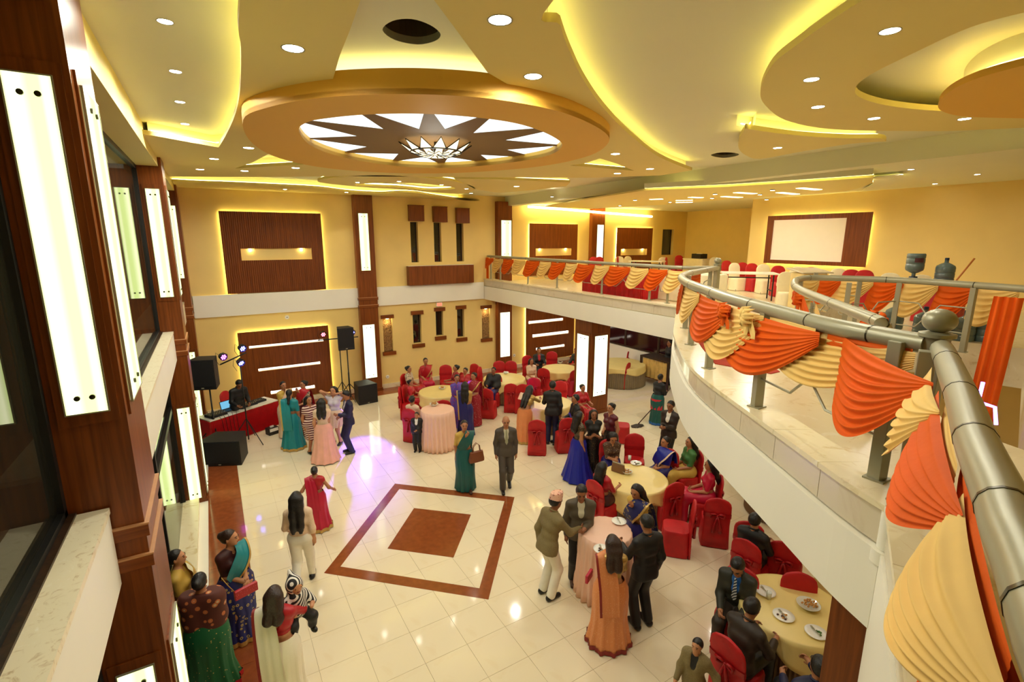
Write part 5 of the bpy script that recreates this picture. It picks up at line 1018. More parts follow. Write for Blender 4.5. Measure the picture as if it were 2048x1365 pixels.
def person(label, at, rel, h=1.6, sex='f', arms=('down', 'down'), lean=0, head=(0, 0), sit=False, walk=0, hair='bun', skin=0, top=None, bottom=None, shoes=M_SHOE, jacket=None, shirt=None, tie=None, pallu=None, sleeve=.5, R=.30, shawl=None, hairm=None, stand_z=0, side=0, tail=None, hem=None, hemz=.03, name='person', dz=0, cap=None, vneck=True, group=None, girth=1., backless=False):
    global NP; NP += 1
    s = h/1.70
    if at[0] == 'f': w = at_z(at[1], at[2], 0)
    elif at[0] == 'w': w = np.array([at[1], at[2], 0])
    else: w = at_z(at[1], at[2], (.775*h if sit else h*.985)-.02*abs(lean)/10)
    x, y = w[0], w[1]
    if sit or at[0] == 'h':                           # the head was sighted: put the base under it
        fc = math.atan2(-y, -x)+math.radians(rel); dl = math.sin(math.radians(lean))*(.75 if not sit else .62)*s-(.05 if sit else 0); x -= math.cos(fc)*dl; y -= math.sin(fc)*dl
    dcam = math.hypot(x, y); g = .0125 if dcam < 7.5 else .016 if dcam < 11 else .021
    face = math.atan2(-y, -x)+math.radians(rel); root = thing(name, label, 'person', (x, y, dz), face-PI/2, group)
    sk = SKINS[skin]; V = lambda *a: np.array(a, float)
    f = sex == 'f'; pz = .57 if sit else .93*s; PEL = V(0, -.06 if sit else 0, pz); T = rzm(0) @ ry(math.radians(side)) @ rx(-math.radians(lean))
    up = lambda a, b, c: PEL+T @ (V(a, b, c-.93)*s)
    sw = (.158 if f else .172); hipw = .09
    # legs
    feet = []; knees = []; hips = []
    for sd in (1, -1):
        hp = PEL+V(sd*hipw*s, 0, -.03*s)
        if sit: kn, an = V(sd*.10, .37*s+.02, .53), V(sd*.10, .40*s, .09)
        else:
            st = walk*sd; an = V(sd*(.085 if walk else .10)*s, st*.26*s, .09*s+(.07*s if st < 0 else 0)); kn, an = ik(hp, an, .43*s, .42*s, (0, 1, 0))
        hips.append(hp); knees.append(kn); feet.append(an)
    TH, CA = (.088 if f else .085)*s*girth, .058*s
    legs = []
    for hp, kn, an in zip(hips, knees, feet): legs += [(hp, kn, TH, CA), (kn, an, CA, .038*s)]
    ft = []
    for i, an in enumerate(feet):
        raised = walk*(1, -1)[i] < 0; tip = an+V(0, .15*s, -.06*s-(.07*s if raised else 0)); heel = an+V(0, -.045*s, -.045*s); ft.append([(heel, tip, .040*s, .030*s), (an, heel+V(0, .02, 0), .036*s, .036*s)])
    gi = girth
    tor = [(up(-.065, 0, .93), up(.065, 0, .93), (.118 if f else .108)*s*gi, (.118 if f else .108)*s*gi), (up(-.035, .005, 1.07), up(.035, .005, 1.07), .100*s*gi, .100*s*gi), (up(-.06, .0, 1.23), up(.06, .0, 1.23), .108*s*(.5+.5*gi), .108*s*(.5+.5*gi)), (up(-.09, -.012, 1.35), up(.09, -.012, 1.35), .078*s, .078*s), (up(-.05, -.012, 1.405), up(-sw+.005, -.014, 1.358), .046*s, .046*s), (up(.05, -.012, 1.405), up(sw-.005, -.014, 1.358), .046*s, .046*s)]
    if f: tor += [(up(-.075, .085, 1.245), up(-.07, .04, 1.26), .048*s, .07*s), (up(.075, .085, 1.245), up(.07, .04, 1.26), .048*s, .07*s)]
    neck = [(up(0, -.015, 1.41), up(0, .008, 1.54), .056*s, .050*s)]
    HB = up(0, .0, 1.525); TH_ = T if abs(lean) < 25 else rx(-math.radians(lean)*.45); HM = TH_ @ rzm(math.radians(head[0])) @ rx(-math.radians(head[1])); hd = lambda a, b, c: HB+HM @ (V(a, b, c-1.525)*s)
    hs = lambda c, r: (hd(*c), tuple(q*s for q in r), None, HM)
    headp = [hs((0, -.012, 1.622), (.076, .094, .088)), hs((0, .028, 1.57), (.060, .068, .078)), (hd(0, .066, 1.512), hd(0, .055, 1.52), .022*s, .028*s), (hd(0, .092, 1.602), hd(0, .108, 1.572), .009*s, .013*s, .012), (hd(-.014, .094, 1.568), hd(.014, .094, 1.568), .009*s, .009*s, .01), (hd(-.077, -.01, 1.60), hd(-.077, -.012, 1.565), .016*s, .010*s, .008), (hd(.077, -.01, 1.60), hd(.077, -.012, 1.565), .016*s, .010*s, .008), (hd(-.03, .084, 1.618), hd(.03, .084, 1.618), .010*s, .010*s, .015), (hd(-.02, .083, 1.538), hd(.02, .083, 1.538), .009*s, .009*s, .01)]
    ua, fa = .285*s, .245*s; AR = []; hands = []; wr = []; el_ = []; fing = MB()
    for sd, a in ((1, arms[0]), (-1, arms[1])):
        sh = up(sd*sw, -.014, 1.355); o = ARM[a] if isinstance(a, str) else a; tgt = sh+(V(sd*o[0], o[1], o[2]) if not isinstance(a, str) or sit or abs(lean) > 30 else T @ V(sd*o[0], o[1], o[2]))*s
        pole = V(sd*.9, -.25, -.2) if a in ('hair', 'ear', 'hip', 'carry') else V(sd*.35, -.8, -.5); el, wt = ik(sh, tgt, ua, fa, T @ pole); AR += [(sh, el, .047*s, .041*s), (el, wt, .040*s, .028*s)]
        d = (wt-el)/np.linalg.norm(wt-el); pm = wt+d*.075*s; AR.append((wt, pm, .024*s, .030*s)); n_ = np.cross(d, V(0, 0, 1)) if abs(d[2]) < .8 else V(0, 1, 0); n_ = n_-(n_ @ d)*d; n_ /= np.linalg.norm(n_)+1e-9; b_ = np.cross(d, n_); pal = V(-sd, 0, 0)-(V(-sd, 0, 0) @ d)*d; pal = pal/(np.linalg.norm(pal)+1e-6)
        acr = np.cross(d, pal); acr /= np.linalg.norm(acr)+1e-9
        if acr[1] < 0: acr = -acr
        cur = .5 if a in ('down', 'fwd', 'back', 'side', 'out') else 1.0
        for q, ln in ((-.026, .062), (-.009, .076), (.009, .082), (.025, .074)):
            p0 = pm-d*.012*s+acr*q*s; p1 = p0+(d*(1-.15*cur)+pal*.25*cur)*ln*.55*s; p2 = p1+(d*(1-.6*cur)+pal*.7*cur)*ln*.45*s; p3 = p2+(d*(1-.9*cur)+pal*.9*cur)*ln*.3*s; fing.tube([p0, p1, p2, p3], [.0095*s, .009*s, .008*s, .006*s], 6)
        p0 = wt+d*.03*s+acr*.022*s; p1 = p0+(acr*.7+d*.6+pal*.3)*.035*s; p2 = p1+(d*.9+pal*.4+acr*.1)*.03*s; fing.tube([p0, p1, p2], [.012*s, .0105*s, .008*s], 6)
        wr.append(wt); el_.append(el); hands.append(pm+d*.05*s)
    put('body', surface(tor+neck+headp+AR+legs+[q for z in ft for q in z], g, .035), sk, root, fing)
    # face
    e = MB()
    for sd in (-1, 1): e.ball(hd(sd*.030, .0905, 1.603), (.0125*s, .0085*s, .0075*s), 8)
    e.build('eyes', M_EYE, root, smooth=True); e = MB()
    for sd in (-1, 1): e.tube([hd(sd*.014, .097, 1.624), hd(sd*.032, .093, 1.630), hd(sd*.05, .080, 1.622)], .0045*s, 5)
    e.build('eyebrows', M_HAIR, root, smooth=True); e = MB(); e.tube([hd(-.026, .082, 1.538), hd(-.01, .094, 1.541), hd(.01, .094, 1.541), hd(.026, .082, 1.538)], [.004*s, .0075*s, .0075*s, .004*s], 6); e.build('lips', M_LIP, root, smooth=True)
    # hair
    hm = hairm or M_HAIR; hp_ = [hs((0, -.016, 1.626), (.084, .100, .094))]; hc = [(hd(0, .034, 1.64), HM @ V(0, .86, -.5))]
    if cap is None or True:
        if hair == 'short': hp_.append(hs((0, -.03, 1.60), (.083, .085, .085))); hc = [(hd(0, .044, 1.645), HM @ V(0, .80, -.6)), (hd(0, -.05, 1.545), HM @ V(0, .2, -1))]
        elif hair == 'bald': hp_ = [hs((0, -.03, 1.58), (.083, .088, .072))]; hc = [(hd(0, .005, 1.6), HM @ V(0, 1, 0)), (hd(0, 0, 1.63), HM @ V(0, .3, 1)), (hd(0, -.05, 1.53), HM @ V(0, .2, -1))]
        elif hair == 'bun': hp_ += [hs((0, -.118, 1.625), (.055, .045, .052)), hs((0, -.05, 1.58), (.074, .07, .07))]
        elif hair in ('mid', 'long', 'longer', 'pony'):
            L = {'mid': 1.33, 'long': 1.22, 'longer': 1.02, 'pony': 1.15}[hair]; wd = .05 if hair == 'pony' else .078
            P = [hd(0, -.06, 1.60), hd(0, -.095, 1.50), up(0, -.125, 1.36), up(0, -.15, (1.36+L)/2), up(0, -.145, L)]
            for sx in ((-.045, .045) if hair != 'pony' else (0,)):
                Q = [p+T @ V(sx*s*(.8 if i < 2 else 1.2), 0, 0) for i, p in enumerate(P)]
                for i in range(4): hp_.append((Q[i], Q[i+1], (wd-.012*i*.6)*s, (wd-.012*(i+1)*.8)*s))
            if hair != 'pony': hp_ += [(hd(-.07, -.03, 1.60), up(-.085, -.03, 1.42), .026*s, .03*s), (hd(.07, -.03, 1.60), up(.085, -.03, 1.42), .026*s, .03*s)]
            hc = [(hd(0, .036, 1.64), HM @ V(0, .93, -.36))] if hair != 'pony' else hc
        put('hair', surface(hp_, min(g, .014), .03, hc), hm, root)
    if cap:
        m = MB(); m.rings([[hd((a_*math.cos(t)), -.012+(b_*math.sin(t)), z+.02*math.sin(t)*(1 if i else 0)) for t in [2*PI*k/24 for k in range(24)]] for i, (a_, b_, z) in enumerate(((.090, .108, 1.635), (.088, .106, 1.70), (.075, .10, 1.742), (.04, .07, 1.752)))]); m.build('cap', cap, root, smooth='angle')
    # clothes
    sl = lambda t: [(AR[i][0], AR[i][0]+(AR[i][1]-AR[i][0])*min(1, t*2), AR[i][2], AR[i][3]) for i in (0, 3)] + ([(AR[i][0], AR[i][0]+(AR[i][1]-AR[i][0])*(t*2-1), AR[i][2], AR[i][3]*1.0) for i in (1, 4)] if t > .5 else [])
    tn = T @ V(0, 0, 1)
    if top is not None and jacket is None:
        low = 1.10 if (pallu or hem is None and bottom is not None and f) else .86
        if hem is not None: low = hem
        cuts = [(up(0, 0, low), -tn), (up(0, .0, 1.455), tn)]
        subs = [(up(0, .10, 1.40), up(0, .14, 1.50), .05*s, .07*s)] + ([(up(0, -.16, 1.24), up(0, -.12, 1.37), .06*s, .07*s)] if backless else [])
        put('blouse' if f else 'shirt', surface(tor+sl(sleeve), g, .035, cuts, subs, .009), top, root)
    if jacket is not None:
        if shirt: put('shirt', surface(tor, g, .035, [(up(0, 0, .92), -tn), (up(0, .02, 1.47), tn)], (), .008), shirt, root)
        sub = [(up(0, .165, 1.10), up(0, .11, 1.43), .022*s, .082*s), (up(0, .06, 1.46), up(0, .1, 1.52), .06*s, .06*s)] if vneck else [(up(0, .08, 1.47), up(0, .12, 1.52), .05*s, .06*s)]
        low = .86 if not sit else .90
        jk = tor+[(up(-.07, .0, .84), up(.07, .0, .84), .115*s*gi, .115*s*gi)]*(not sit)+sl(.96)
        put('jacket', surface(jk, g, .04, [(up(0, 0, .80 if not sit else .87), -tn), (up(0, 0, 1.462), tn)], sub, .015), jacket, root)
        m = MB(); m.tube([up(.066*math.sin(q_), -.012-.062*math.cos(q_), 1.462+.012*math.cos(q_)) for q_ in np.linspace(-2.3, 2.3, 13)], .012*s, 6); m.build('collar', jacket, root, smooth=True)
        if tie: m = MB(); m.add([up(a, b, c) for a, b, c in ((-.014, .105, 1.42), (.014, .105, 1.42), (.034, .152, 1.17), (0, .156, 1.11), (-.034, .152, 1.17), (-.018, .095, 1.44), (.018, .095, 1.44))], [(0, 1, 2, 3, 4), (5, 6, 1, 0)]); m.build('tie', tie, root)
    if bottom is not None:
        if f and R > 0 and not sit:
            c1 = (feet[0]+feet[1])/2; c1[2] = 0; rip = MB(); rr = []; nn = 72; rd = NP*1.7; h0 = 1.04
            tp = up(0, 0, h0); zs = [0, .12, .25, .4, .55, .7, .85, 1.0]
            for i, t in enumerate(zs):
                zc_ = tp[2]*(1-t)+hemz*t; cx_ = tp[0]*(1-t)+c1[0]*t; cy_ = tp[1]*(1-t)*(1 if t < .3 else .7)+c1[1]*t+(-.02)*math.sin(PI*t); a_ = np.interp(t, [0, .12, .25, .6, 1], [.172*gi, .226*gi, .236*gi, max(.2, .45*R+.1), R])*s; b_ = np.interp(t, [0, .12, .25, .6, 1], [.135*gi, .178*gi, .188*gi, max(.16, .42*R+.07), R*.9+walk*walk*.04])*s
                lg = [(np.interp(zc_, [q_[2][2], q_[1][2], q_[0][2]], [q_[2][1], q_[1][1], q_[0][1]]), np.interp(zc_, [q_[2][2], q_[1][2], q_[0][2]], [.05, .075, TH+.02])) for q_ in ((hips[i_], knees[i_], feet[i_]) for i_ in (0, 1))]; y0_, y1_ = min(a0-b0 for a0, b0 in lg)-.025, max(a0+b0 for a0, b0 in lg)+.025; y0_ = min(y0_, cy_-b_); y1_ = max(y1_, cy_+b_); cy_, b_ = (y0_+y1_)/2, (y1_-y0_)/2; am = .018*max(0, t-.15)*(.5+R*2.2); rr.append([(cx_+(a_+am*math.sin(11*th+rd)+am*.6*math.sin(23*th+2*rd))*math.cos(th), cy_+(b_+am*math.sin(11*th+rd)+am*.6*math.sin(23*th+2*rd))*math.sin(th), zc_) for th in [2*PI*k/nn for k in range(nn)]])
            rip.rings(rr, cap=False); rip.build('skirt', bottom, root, smooth=True)
            if tail: MB().rings([[(q[0]*1.012+(c1[0]*-.012), q[1]*1.012, q[2]+dz_) for q in rr[-1]] for dz_ in (-.018, .05)], cap=False).build('hem_band', tail, root, smooth=True)
        elif f and R > 0 and sit:
            mid = [(hips[0], knees[0], TH+.01, .075*s), (hips[1], knees[1], TH+.01, .075*s), (knees[0], feet[0]+V(0, .02, -.02), .075*s, .095*s), (knees[1], feet[1]+V(0, .02, -.02), .075*s, .095*s), tor[0]]
            put('skirt', surface(mid, g, .10, [((0, 0, .03), (0, 0, -1)), (up(0, 0, 1.04), tn)], (), .02), bottom, root)
        else:
            lim = .10 if not (f and hem) else .10; sk_ = [(hp, kn, TH, CA*1.18) for hp, kn in zip(hips, knees)]+[(kn, an, CA*1.18, (.060 if not f else .046)*s) for kn, an in zip(knees, feet)]+[tor[0]]
            cuts = [(up(0, 0, 1.05), tn)]
            put('trousers', surface(sk_, g, .03, cuts, (), .010), bottom, root)
    for i, q in enumerate(ft): put('shoe', surface(q, min(g, .016), .02, [((0, 0, .004), (0, 0, -1))], (), .008), shoes, root)
    def ribbon(path, w, mat, nm, thick=.0, folds=3):
        P = spline(path, 5); G = []
        for i, (p, sd_) in enumerate([(np.array(q[:3]), np.array(q[3:6])) for q in P]):
            G.append([p+sd_*w*(j/8-.5)+np.cross(sd_, V(0, 0, 1))*.008*math.sin(j*folds*.8) for j in range(9)])
        MB().grid(G).build(nm, mat, root, smooth=True, fix=False)
    if pallu is not None:
        pm_, bord = pallu if isinstance(pallu, tuple) else (pallu, None); fr, bk = .155*gi, -.135*gi
        def pt(a, b, c, sd_): return tuple(up(a, b, c))+tuple(T @ V(*sd_))
        path = [pt(.13, .11*gi, 1.02, (.5, .3, .8)), pt(.07, fr-.005, 1.14, (.55, .1, .8)), pt(.0, fr+.015, 1.25, (.6, 0, .8)), pt(-.08, fr-.02, 1.36, (.75, .1, .62)), pt(-.125, .03, 1.455, (.8, .1, .3)), pt(-.12, -.09, 1.40, (.9, -.1, -.2)), pt(-.09, bk-.02, 1.2, (1, -.05, -.05)), pt(-.07, bk-.06, 1.0, (1, 0, 0)), pt(-.06, bk-.08, .80 if not sit else .98, (1, 0, 0)), pt(-.05, bk-.09, .60 if not sit else .96, (1, 0, 0))]
        if abs(lean) > 25: path = path[:7]
        ribbon(path, .27*s, pm_, 'sari_drape')
        if bord:
            P2 = [tuple(np.array(q[:3])-np.array(q[3:6])*.125*s+T @ V(0, .006 if i < 5 else -.008, .004))+q[3:6] for i, q in enumerate(path)]; ribbon(P2, .035*s, bord, 'sari_border', folds=0)
    if shawl is not None:
        m = []; 
        for sd in (0, 3): m += [(AR[sd][0], AR[sd][0]+(AR[sd][1]-AR[sd][0])*1.0, .075*s, .085*s), (AR[sd+1][0], AR[sd+1][0]+(AR[sd+1][1]-AR[sd+1][0])*.6, .075*s, .07*s)]
        put('shawl', surface(tor+m, g, .09, [(up(0, 0, .86), -tn), (up(0, 0, 1.455), tn)], [(up(0, .09, 1.44), up(0, .14, 1.52), .05*s, .07*s)], .026), shawl, root)
    return root, dict(hands=[root.matrix_basis @ Vector(q) for q in hands], up=up, hd=hd, s=s, root=root)
# ---------------------------------------------------------------- cloth colours
C = lambda n, *c, **k: plain(n, c, k.pop('rough', .55), **k)
F_GREY = C('suit_grey', 74, 64, 54, var=.05); F_BLACK = C('suit_black', 20, 18, 19); F_NAVY = C('suit_navy', 26, 28, 62); F_DARKG = C('suit_dark_green_grey', 44, 44, 34); F_TWEED = plain('tweed_olive', (128, 112, 72), .8, var=.15, scale=90); F_BROWNG = C('blazer_brown_grey', 82, 72, 54); F_DKBR = C('jacket_dark_brown', 46, 34, 24)
F_WHITE = C('cotton_white', 236, 230, 214); F_CREAMS = C('shirt_pale', 196, 190, 160); F_LILAC = C('shirt_white_lilac', 214, 206, 214)
F_TEAL = C('sari_teal', 18, 130, 138, rough=.42); F_DTEAL = C('sari_dark_teal', 12, 84, 80, rough=.45); F_GOLDS = plain('zari_gold', (196, 160, 88), .35, metal=.4, var=.1, scale=60); F_YELS = C('sari_mustard', 204, 166, 70); F_REDS = C('sari_red', 178, 24, 34, rough=.42); F_CRIM = C('sari_crimson', 190, 20, 56, rough=.42)
F_BLUE = C('gown_royal_blue', 22, 34, 150, rough=.35); F_NAVYS = dots('sari_navy_paisley', (24, 28, 96), (176, 152, 90), 14, .30, third=(24, 28, 96)); F_NAVYP = C('sari_navy', 26, 26, 96, rough=.4); F_PEACH = dots('sari_peach_sequin', (222, 138, 82), (255, 226, 180), 55, .16, .4); F_PEACHD = C('sari_peach', 224, 140, 84, rough=.42)
F_PINKD = C('dress_blush', 238, 176, 156, rough=.45); F_LACE = dots('lace_cream', (232, 202, 170), (190, 150, 110), 60, .22); F_STRIPE = stripes('dress_stripes', (228, 200, 186), (92, 18, 34), 5.5, 'Z'); F_SEQ = dots('black_sequin', (22, 18, 16), (150, 116, 70), 42, .22, .4); F_GLIT = dots('bronze_sequin', (60, 46, 30), (190, 152, 96), 60, .3, .35)
F_MAROON = C('satin_maroon', 92, 20, 34, rough=.35); F_FLOR = dots('shawl_brown_floral', (88, 38, 26), (196, 112, 62), 11, .36, .7, third=(206, 176, 130)); F_GREENS = dots('sari_green_buti', (10, 92, 48), (206, 170, 90), 22, .15); F_GREENP = C('kurti_green', 60, 112, 52); F_BROWNL = dots('blouse_brown_lace', (80, 52, 34), (196, 164, 116), 40, .25); F_PURP = dots('sari_violet_print', (104, 78, 176), (196, 60, 120), 16, .3); F_REDDOT = dots('sari_red_dots', (150, 16, 34), (232, 190, 170), 26, .18)
F_DBROWN = C('blouse_dark_maroon', 66, 22, 20); F_PRINT = dots('print_grey_cream', (200, 180, 150), (60, 52, 44), 18, .35); F_COTW = dots('sari_white_sequin', (238, 230, 208), (255, 250, 230), 60, .15); F_CAPF = dots('topi_print', (226, 176, 150), (150, 44, 48), 22, .33, .8, third=(236, 214, 190)); F_APRON = C('apron_red', 200, 34, 50); F_BORD = C('border_maroon', 140, 30, 26); F_LBLUE = C('blue_trim', 30, 96, 172); F_TIE = stripes('tie_stripes', (40, 46, 52), (206, 206, 206), 14, 'DIAGONAL'); F_TIEP = C('tie_grey', 150, 148, 116)
F_HOOD = stripes('hood_stripes', (28, 26, 28), (238, 232, 222), 12, 'DIAGONAL'); M_BAG = C('bag_tan', 122, 66, 34, rough=.45); M_REDBAG = dots('clutch_red', (176, 20, 34), (235, 120, 120), 60, .2, .35)
H = lambda x, y: ('h', x, y); FT = lambda x, y: ('f', x, y)
# ---------------------------------------------------------------- foreground left
person('woman in blue and turquoise sari with gold border facing right, holding a red clutch', H(458, 1066), 28, 1.62, arms=('hold', 'hold'), head=(38, 4), top=F_DBROWN, bottom=F_NAVYS, pallu=(F_TEAL, F_GOLDS), sleeve=.75, skin=2, R=.25, girth=1.12, hairm=M_HAIRB, tail=F_GOLDS)
person('woman wrapped in a brown floral shawl over a green sari, back turned', H(398, 1152), 160, 1.56, arms=('hold', 'hold'), bottom=F_GREENS, top=F_DBROWN, shawl=F_FLOR, R=.32, girth=1.15, tail=F_REDS, hair='bun')
person('woman in yellow sari half hidden behind the nearest pillar', H(352, 1106), 75, 1.55, arms=('hold', 'down'), top=F_YELS, bottom=F_YELS, pallu=(F_YELS, F_DBROWN), sleeve=.45, skin=2, girth=1.1)
pw, pi_ = person('woman in white sari and backless red blouse carrying a small child', H(548, 1178), 160, 1.6, arms=('carry', 'down'), top=F_REDS, bottom=F_COTW, pallu=(F_COTW, F_BORD), sleeve=.8, skin=2, hair='mid', hairm=M_HAIRB, R=.30, tail=F_BORD, backless=True, girth=1.05)
kid = thing('person', 'small child in black and white striped hood carried by the woman in white sari', 'person', (*at_z(588, 1160, 1.5)[:2], 1.0), math.radians(200)); V3 = lambda *a: np.array(a, float)
put('body', surface([(V3(0, 0, .10), V3(0, 0, .30), .10, .085), (V3(0, .01, .42), (.078, .085, .085), None, None), (V3(-.1, 0, .27), V3(-.16, .08, .16), .038, .03), (V3(.1, 0, .27), V3(.16, .08, .16), .038, .03), (V3(-.16, .08, .16), V3(-.1, .16, .16), .03, .024), (V3(.16, .08, .16), V3(.1, .16, .16), .03, .024), (V3(-.06, 0, .06), V3(-.12, .12, .0), .055, .045), (V3(.06, 0, .06), V3(.12, .12, .0), .055, .045), (V3(-.12, .12, 0), V3(-.12, .1, -.16), .042, .03), (V3(.12, .12, 0), V3(.12, .1, -.16), .042, .03)], .0125, .03), SKINS[2], kid)
put('hood', surface([(V3(0, -.01, .43), (.098, .10, .105), None, None), (V3(0, -.06, .5), V3(0, -.10, .57), .05, .02), (V3(0, 0, .12), V3(0, 0, .29), .12, .105), (V3(-.1, 0, .27), V3(-.16, .08, .16), .052, .046), (V3(.1, 0, .27), V3(.16, .08, .16), .052, .046)], .0125, .03, [], [(V3(0, .10, .40), V3(0, .2, .38), .065, .08)]), F_HOOD, kid); put('trousers', surface([(V3(-.06, 0, .06), V3(-.12, .12, .0), .06, .05), (V3(.06, 0, .06), V3(.12, .12, .0), .06, .05), (V3(-.12, .12, 0), V3(-.12, .1, -.12), .05, .042), (V3(.12, .12, 0), V3(.12, .1, -.12), .05, .042)], .0125, .03, (), (), .01), F_BLACK, kid)
e_ = MB()
for sx in (-1, 1): e_.ball((sx*.03, .082, .425), (.011, .008, .008), 8)
e_.build('eyes', M_EYE, kid, smooth=True); MB().ball((0, .092, .40), (.012, .012, .012), 8).build('nose', SKINS[2], kid, smooth=True); MB().tube([(-.02, .083, .378), (0, .090, .375), (.02, .083, .378)], .005, 6).build('lips', M_LIP, kid, smooth=True)
for sx in (-1, 1): MB().ball((sx*.12, .13, -.18), (.035, .06, .035), 10).build('shoe', M_SHOE, kid, smooth=True)
person('young woman with very long black hair in white trousers and sheer blouse, walking away', H(592, 988), 168, 1.64, arms=('down', 'fwd'), walk=.9, top=F_LACE, bottom=F_WHITE, hem=.98, sleeve=.95, hair='longer', R=0, skin=2)
person('girl in red dress with gold trim and dupatta, walking away near the floor emblem', H(628, 936), 175, 1.26, arms=('out', 'out'), top=F_REDS, bottom=F_CRIM, pallu=(F_CRIM, None), R=.32, sleeve=.1, hair='bun', tail=F_GOLDS)
# ---------------------------------------------------------------- dance floor group
person('woman in pale yellow sari at the back of the dance floor group, facing the camera', H(566, 766), 25, 1.58, arms=('hold', 'down'), top=F_YELS, bottom=F_LACE, pallu=(F_LACE, F_GOLDS), R=.24, hair='bun')
person('woman in turquoise sari with gold border and long braid, back to the camera', H(578, 782), 160, 1.6, arms=('down', 'hold'), top=F_TEAL, bottom=F_TEAL, pallu=(F_TEAL, F_GOLDS), R=.32, hair='pony', sleeve=.7, tail=F_GOLDS)
person('woman in grey blouse with red dupatta facing left, hand raised', H(606, 764), -55, 1.58, arms=('face', 'hold'), top=F_PRINT, bottom=F_MAROON, pallu=(F_REDS, None), R=.22, hair='bun')
person('girl in short maroon and white striped dress and black ankle boots', H(617, 795), 25, 1.52, arms=('down', 'down'), top=F_STRIPE, bottom=F_STRIPE, hem=.9, R=.18, hemz=.42, sleeve=.2, hair='long')
person('young woman with long hair in blush pink floor length gown, back to the camera', FT(652, 922), 172, 1.62, arms=('hold', 'down'), top=F_LACE, bottom=F_PINKD, hem=.98, R=.36, sleeve=.2, hair='long', skin=2)
person('young woman in white top and short skirt lifting both hands to her hair', H(666, 776), -25, 1.6, arms=('hair', 'hair'), top=F_LILAC, bottom=F_LACE, hem=.9, R=.17, hemz=.52, sleeve=.15, hair='long', skin=2)
person('young man in navy suit lit blue by the stage lights, looking down at his plate', FT(702, 905), -75, 1.66, 'm', arms=('hold', 'phone'), head=(0, 22), jacket=F_NAVY, shirt=F_LILAC, bottom=F_NAVY, hair='short')
person('man in black bending over the equipment behind the DJ table', H(478, 762), 20, 1.7, 'm', arms=('table', 'table'), lean=22, head=(0, 18), jacket=F_BLACK, bottom=F_BLACK, vneck=False, hair='short', skin=1)
# ---------------------------------------------------------------- centre
person('elderly balding man in grey brown suit walking towards the camera', FT(1012, 978), 6, 1.68, 'm', arms=('down', 'down'), walk=.55, head=(0, 10), jacket=F_GREY, shirt=F_CREAMS, bottom=F_GREY, hair='bald', tie=F_TIEP)
wt, wi = person('woman in dark teal sari with a brown handbag, one hand at her face', FT(931, 978), 8, 1.58, arms=('down', 'face'), walk=-.6, top=F_YELS, bottom=F_DTEAL, pallu=(F_DTEAL, None), R=.24, hair='bun', shoes=M_SHOEB)
hb = thing('handbag', 'brown leather handbag hanging from the arm of the woman in teal', 'bag', (wt.location.x+.17, wt.location.y-.22, .70), wt.rotation_euler.z+.3); MB().rings([rrect(.17, .06, 0, 20, 5), rrect(.175, .065, .05, 20, 5), rrect(.15, .04, .22, 20, 5), rrect(.145, .015, .235, 20, 5)]).build('body', M_BAG, hb, smooth='angle')
for sy_ in (-.02, .02): MB().tube([(-.09, sy_, .22), (-.07, sy_, .36), (0, sy_, .42), (.07, sy_, .36), (.09, sy_, .22)], .008, 6).build('handle', M_BAG, hb, smooth=True)
MB().box(-.15, .15, -.068, -.062, .13, .145).build('seam', M_SHOEB, hb)
person('small boy in black suit beside the far pink table, watching the floor', FT(836, 903), -15, 1.06, 'm', arms=('down', 'hold'), jacket=F_BLACK, shirt=F_WHITE, bottom=F_BLACK, hair='short')
person('woman in violet and pink printed sari, purple light on her face', H(914, 752), 5, 1.58, arms=('hold', 'down'), top=F_PURP, bottom=F_PURP, pallu=(F_PURP, F_GOLDS), R=.24, hair='bun')
person('woman in royal blue and gold sari with hair to her waist, back to the camera', H(930, 766), 175, 1.58, arms=('hold', 'hold'), top=F_GOLDS, bottom=F_NAVYP, pallu=(F_NAVYP, F_GOLDS), R=.26, hair='longer')
person('woman in red dotted sari with purple light on her face, turned left', H(947, 748), -35, 1.6, arms=('hold', 'hold'), top=F_REDDOT, bottom=F_REDDOT, pallu=(F_REDDOT, F_GOLDS), R=.24, hair='bun')
person('woman in peach and cream sari bending over a table, long dark hair', FT(1048, 884), 150, 1.6, arms=('reach', 'reach'), lean=34, top=F_GOLDS, bottom=F_PEACHD, pallu=(F_LACE, F_PINKD), R=.26, hair='longer', tail=F_GOLDS)
person('man in dark navy suit standing with his back to the camera at a round table', FT(1103, 888), 178, 1.74, 'm', arms=('down', 'table'), lean=4, jacket=F_BLACK, bottom=F_NAVY, hair='short', skin=1)
# ---------------------------------------------------------------- right
mp, mi_ = person('cleaner in dark top and bright red apron mopping the floor, back turned', FT(1312, 848), 150, 1.52, arms=('mop1', 'mop2'), top=F_BLACK, bottom=F_DTEAL, hem=.9, R=.22, sleeve=.95, hair='bun', lean=10, tail=F_LBLUE, skin=1)
MB().rings([[(.20*math.cos(t), .165*math.sin(t)-.0, z) for t in np.linspace(-2.9, -.25, 14)] for z in (.48, .65, .80)], closed=False, cap=False).build('apron', F_APRON, mp, smooth=True)
m0 = at_z(1275, 852, .02); hnd = mi_['hands'][0]; t = thing('mop', 'grey string mop with long brown handle pushed across the floor', 'mop', (m0[0], m0[1], 0)); MB().tube([(0, 0, .05), tuple(Vector(hnd)-Vector((m0[0], m0[1], 0))), tuple((Vector(hnd)-Vector((m0[0], m0[1], 0)))*1.18)], .014, 8).build('handle', M_SHOEB, t, smooth=True)
mh = MB(); rd = random.Random(9)
for k in range(26):
    a = 2*PI*k/26; mh.tube([(0, 0, .06), (.12*math.cos(a), .08*math.sin(a), .035), ((.2+.05*rd.random())*math.cos(a), (.12+.03*rd.random())*math.sin(a), .012)], .012, 5)
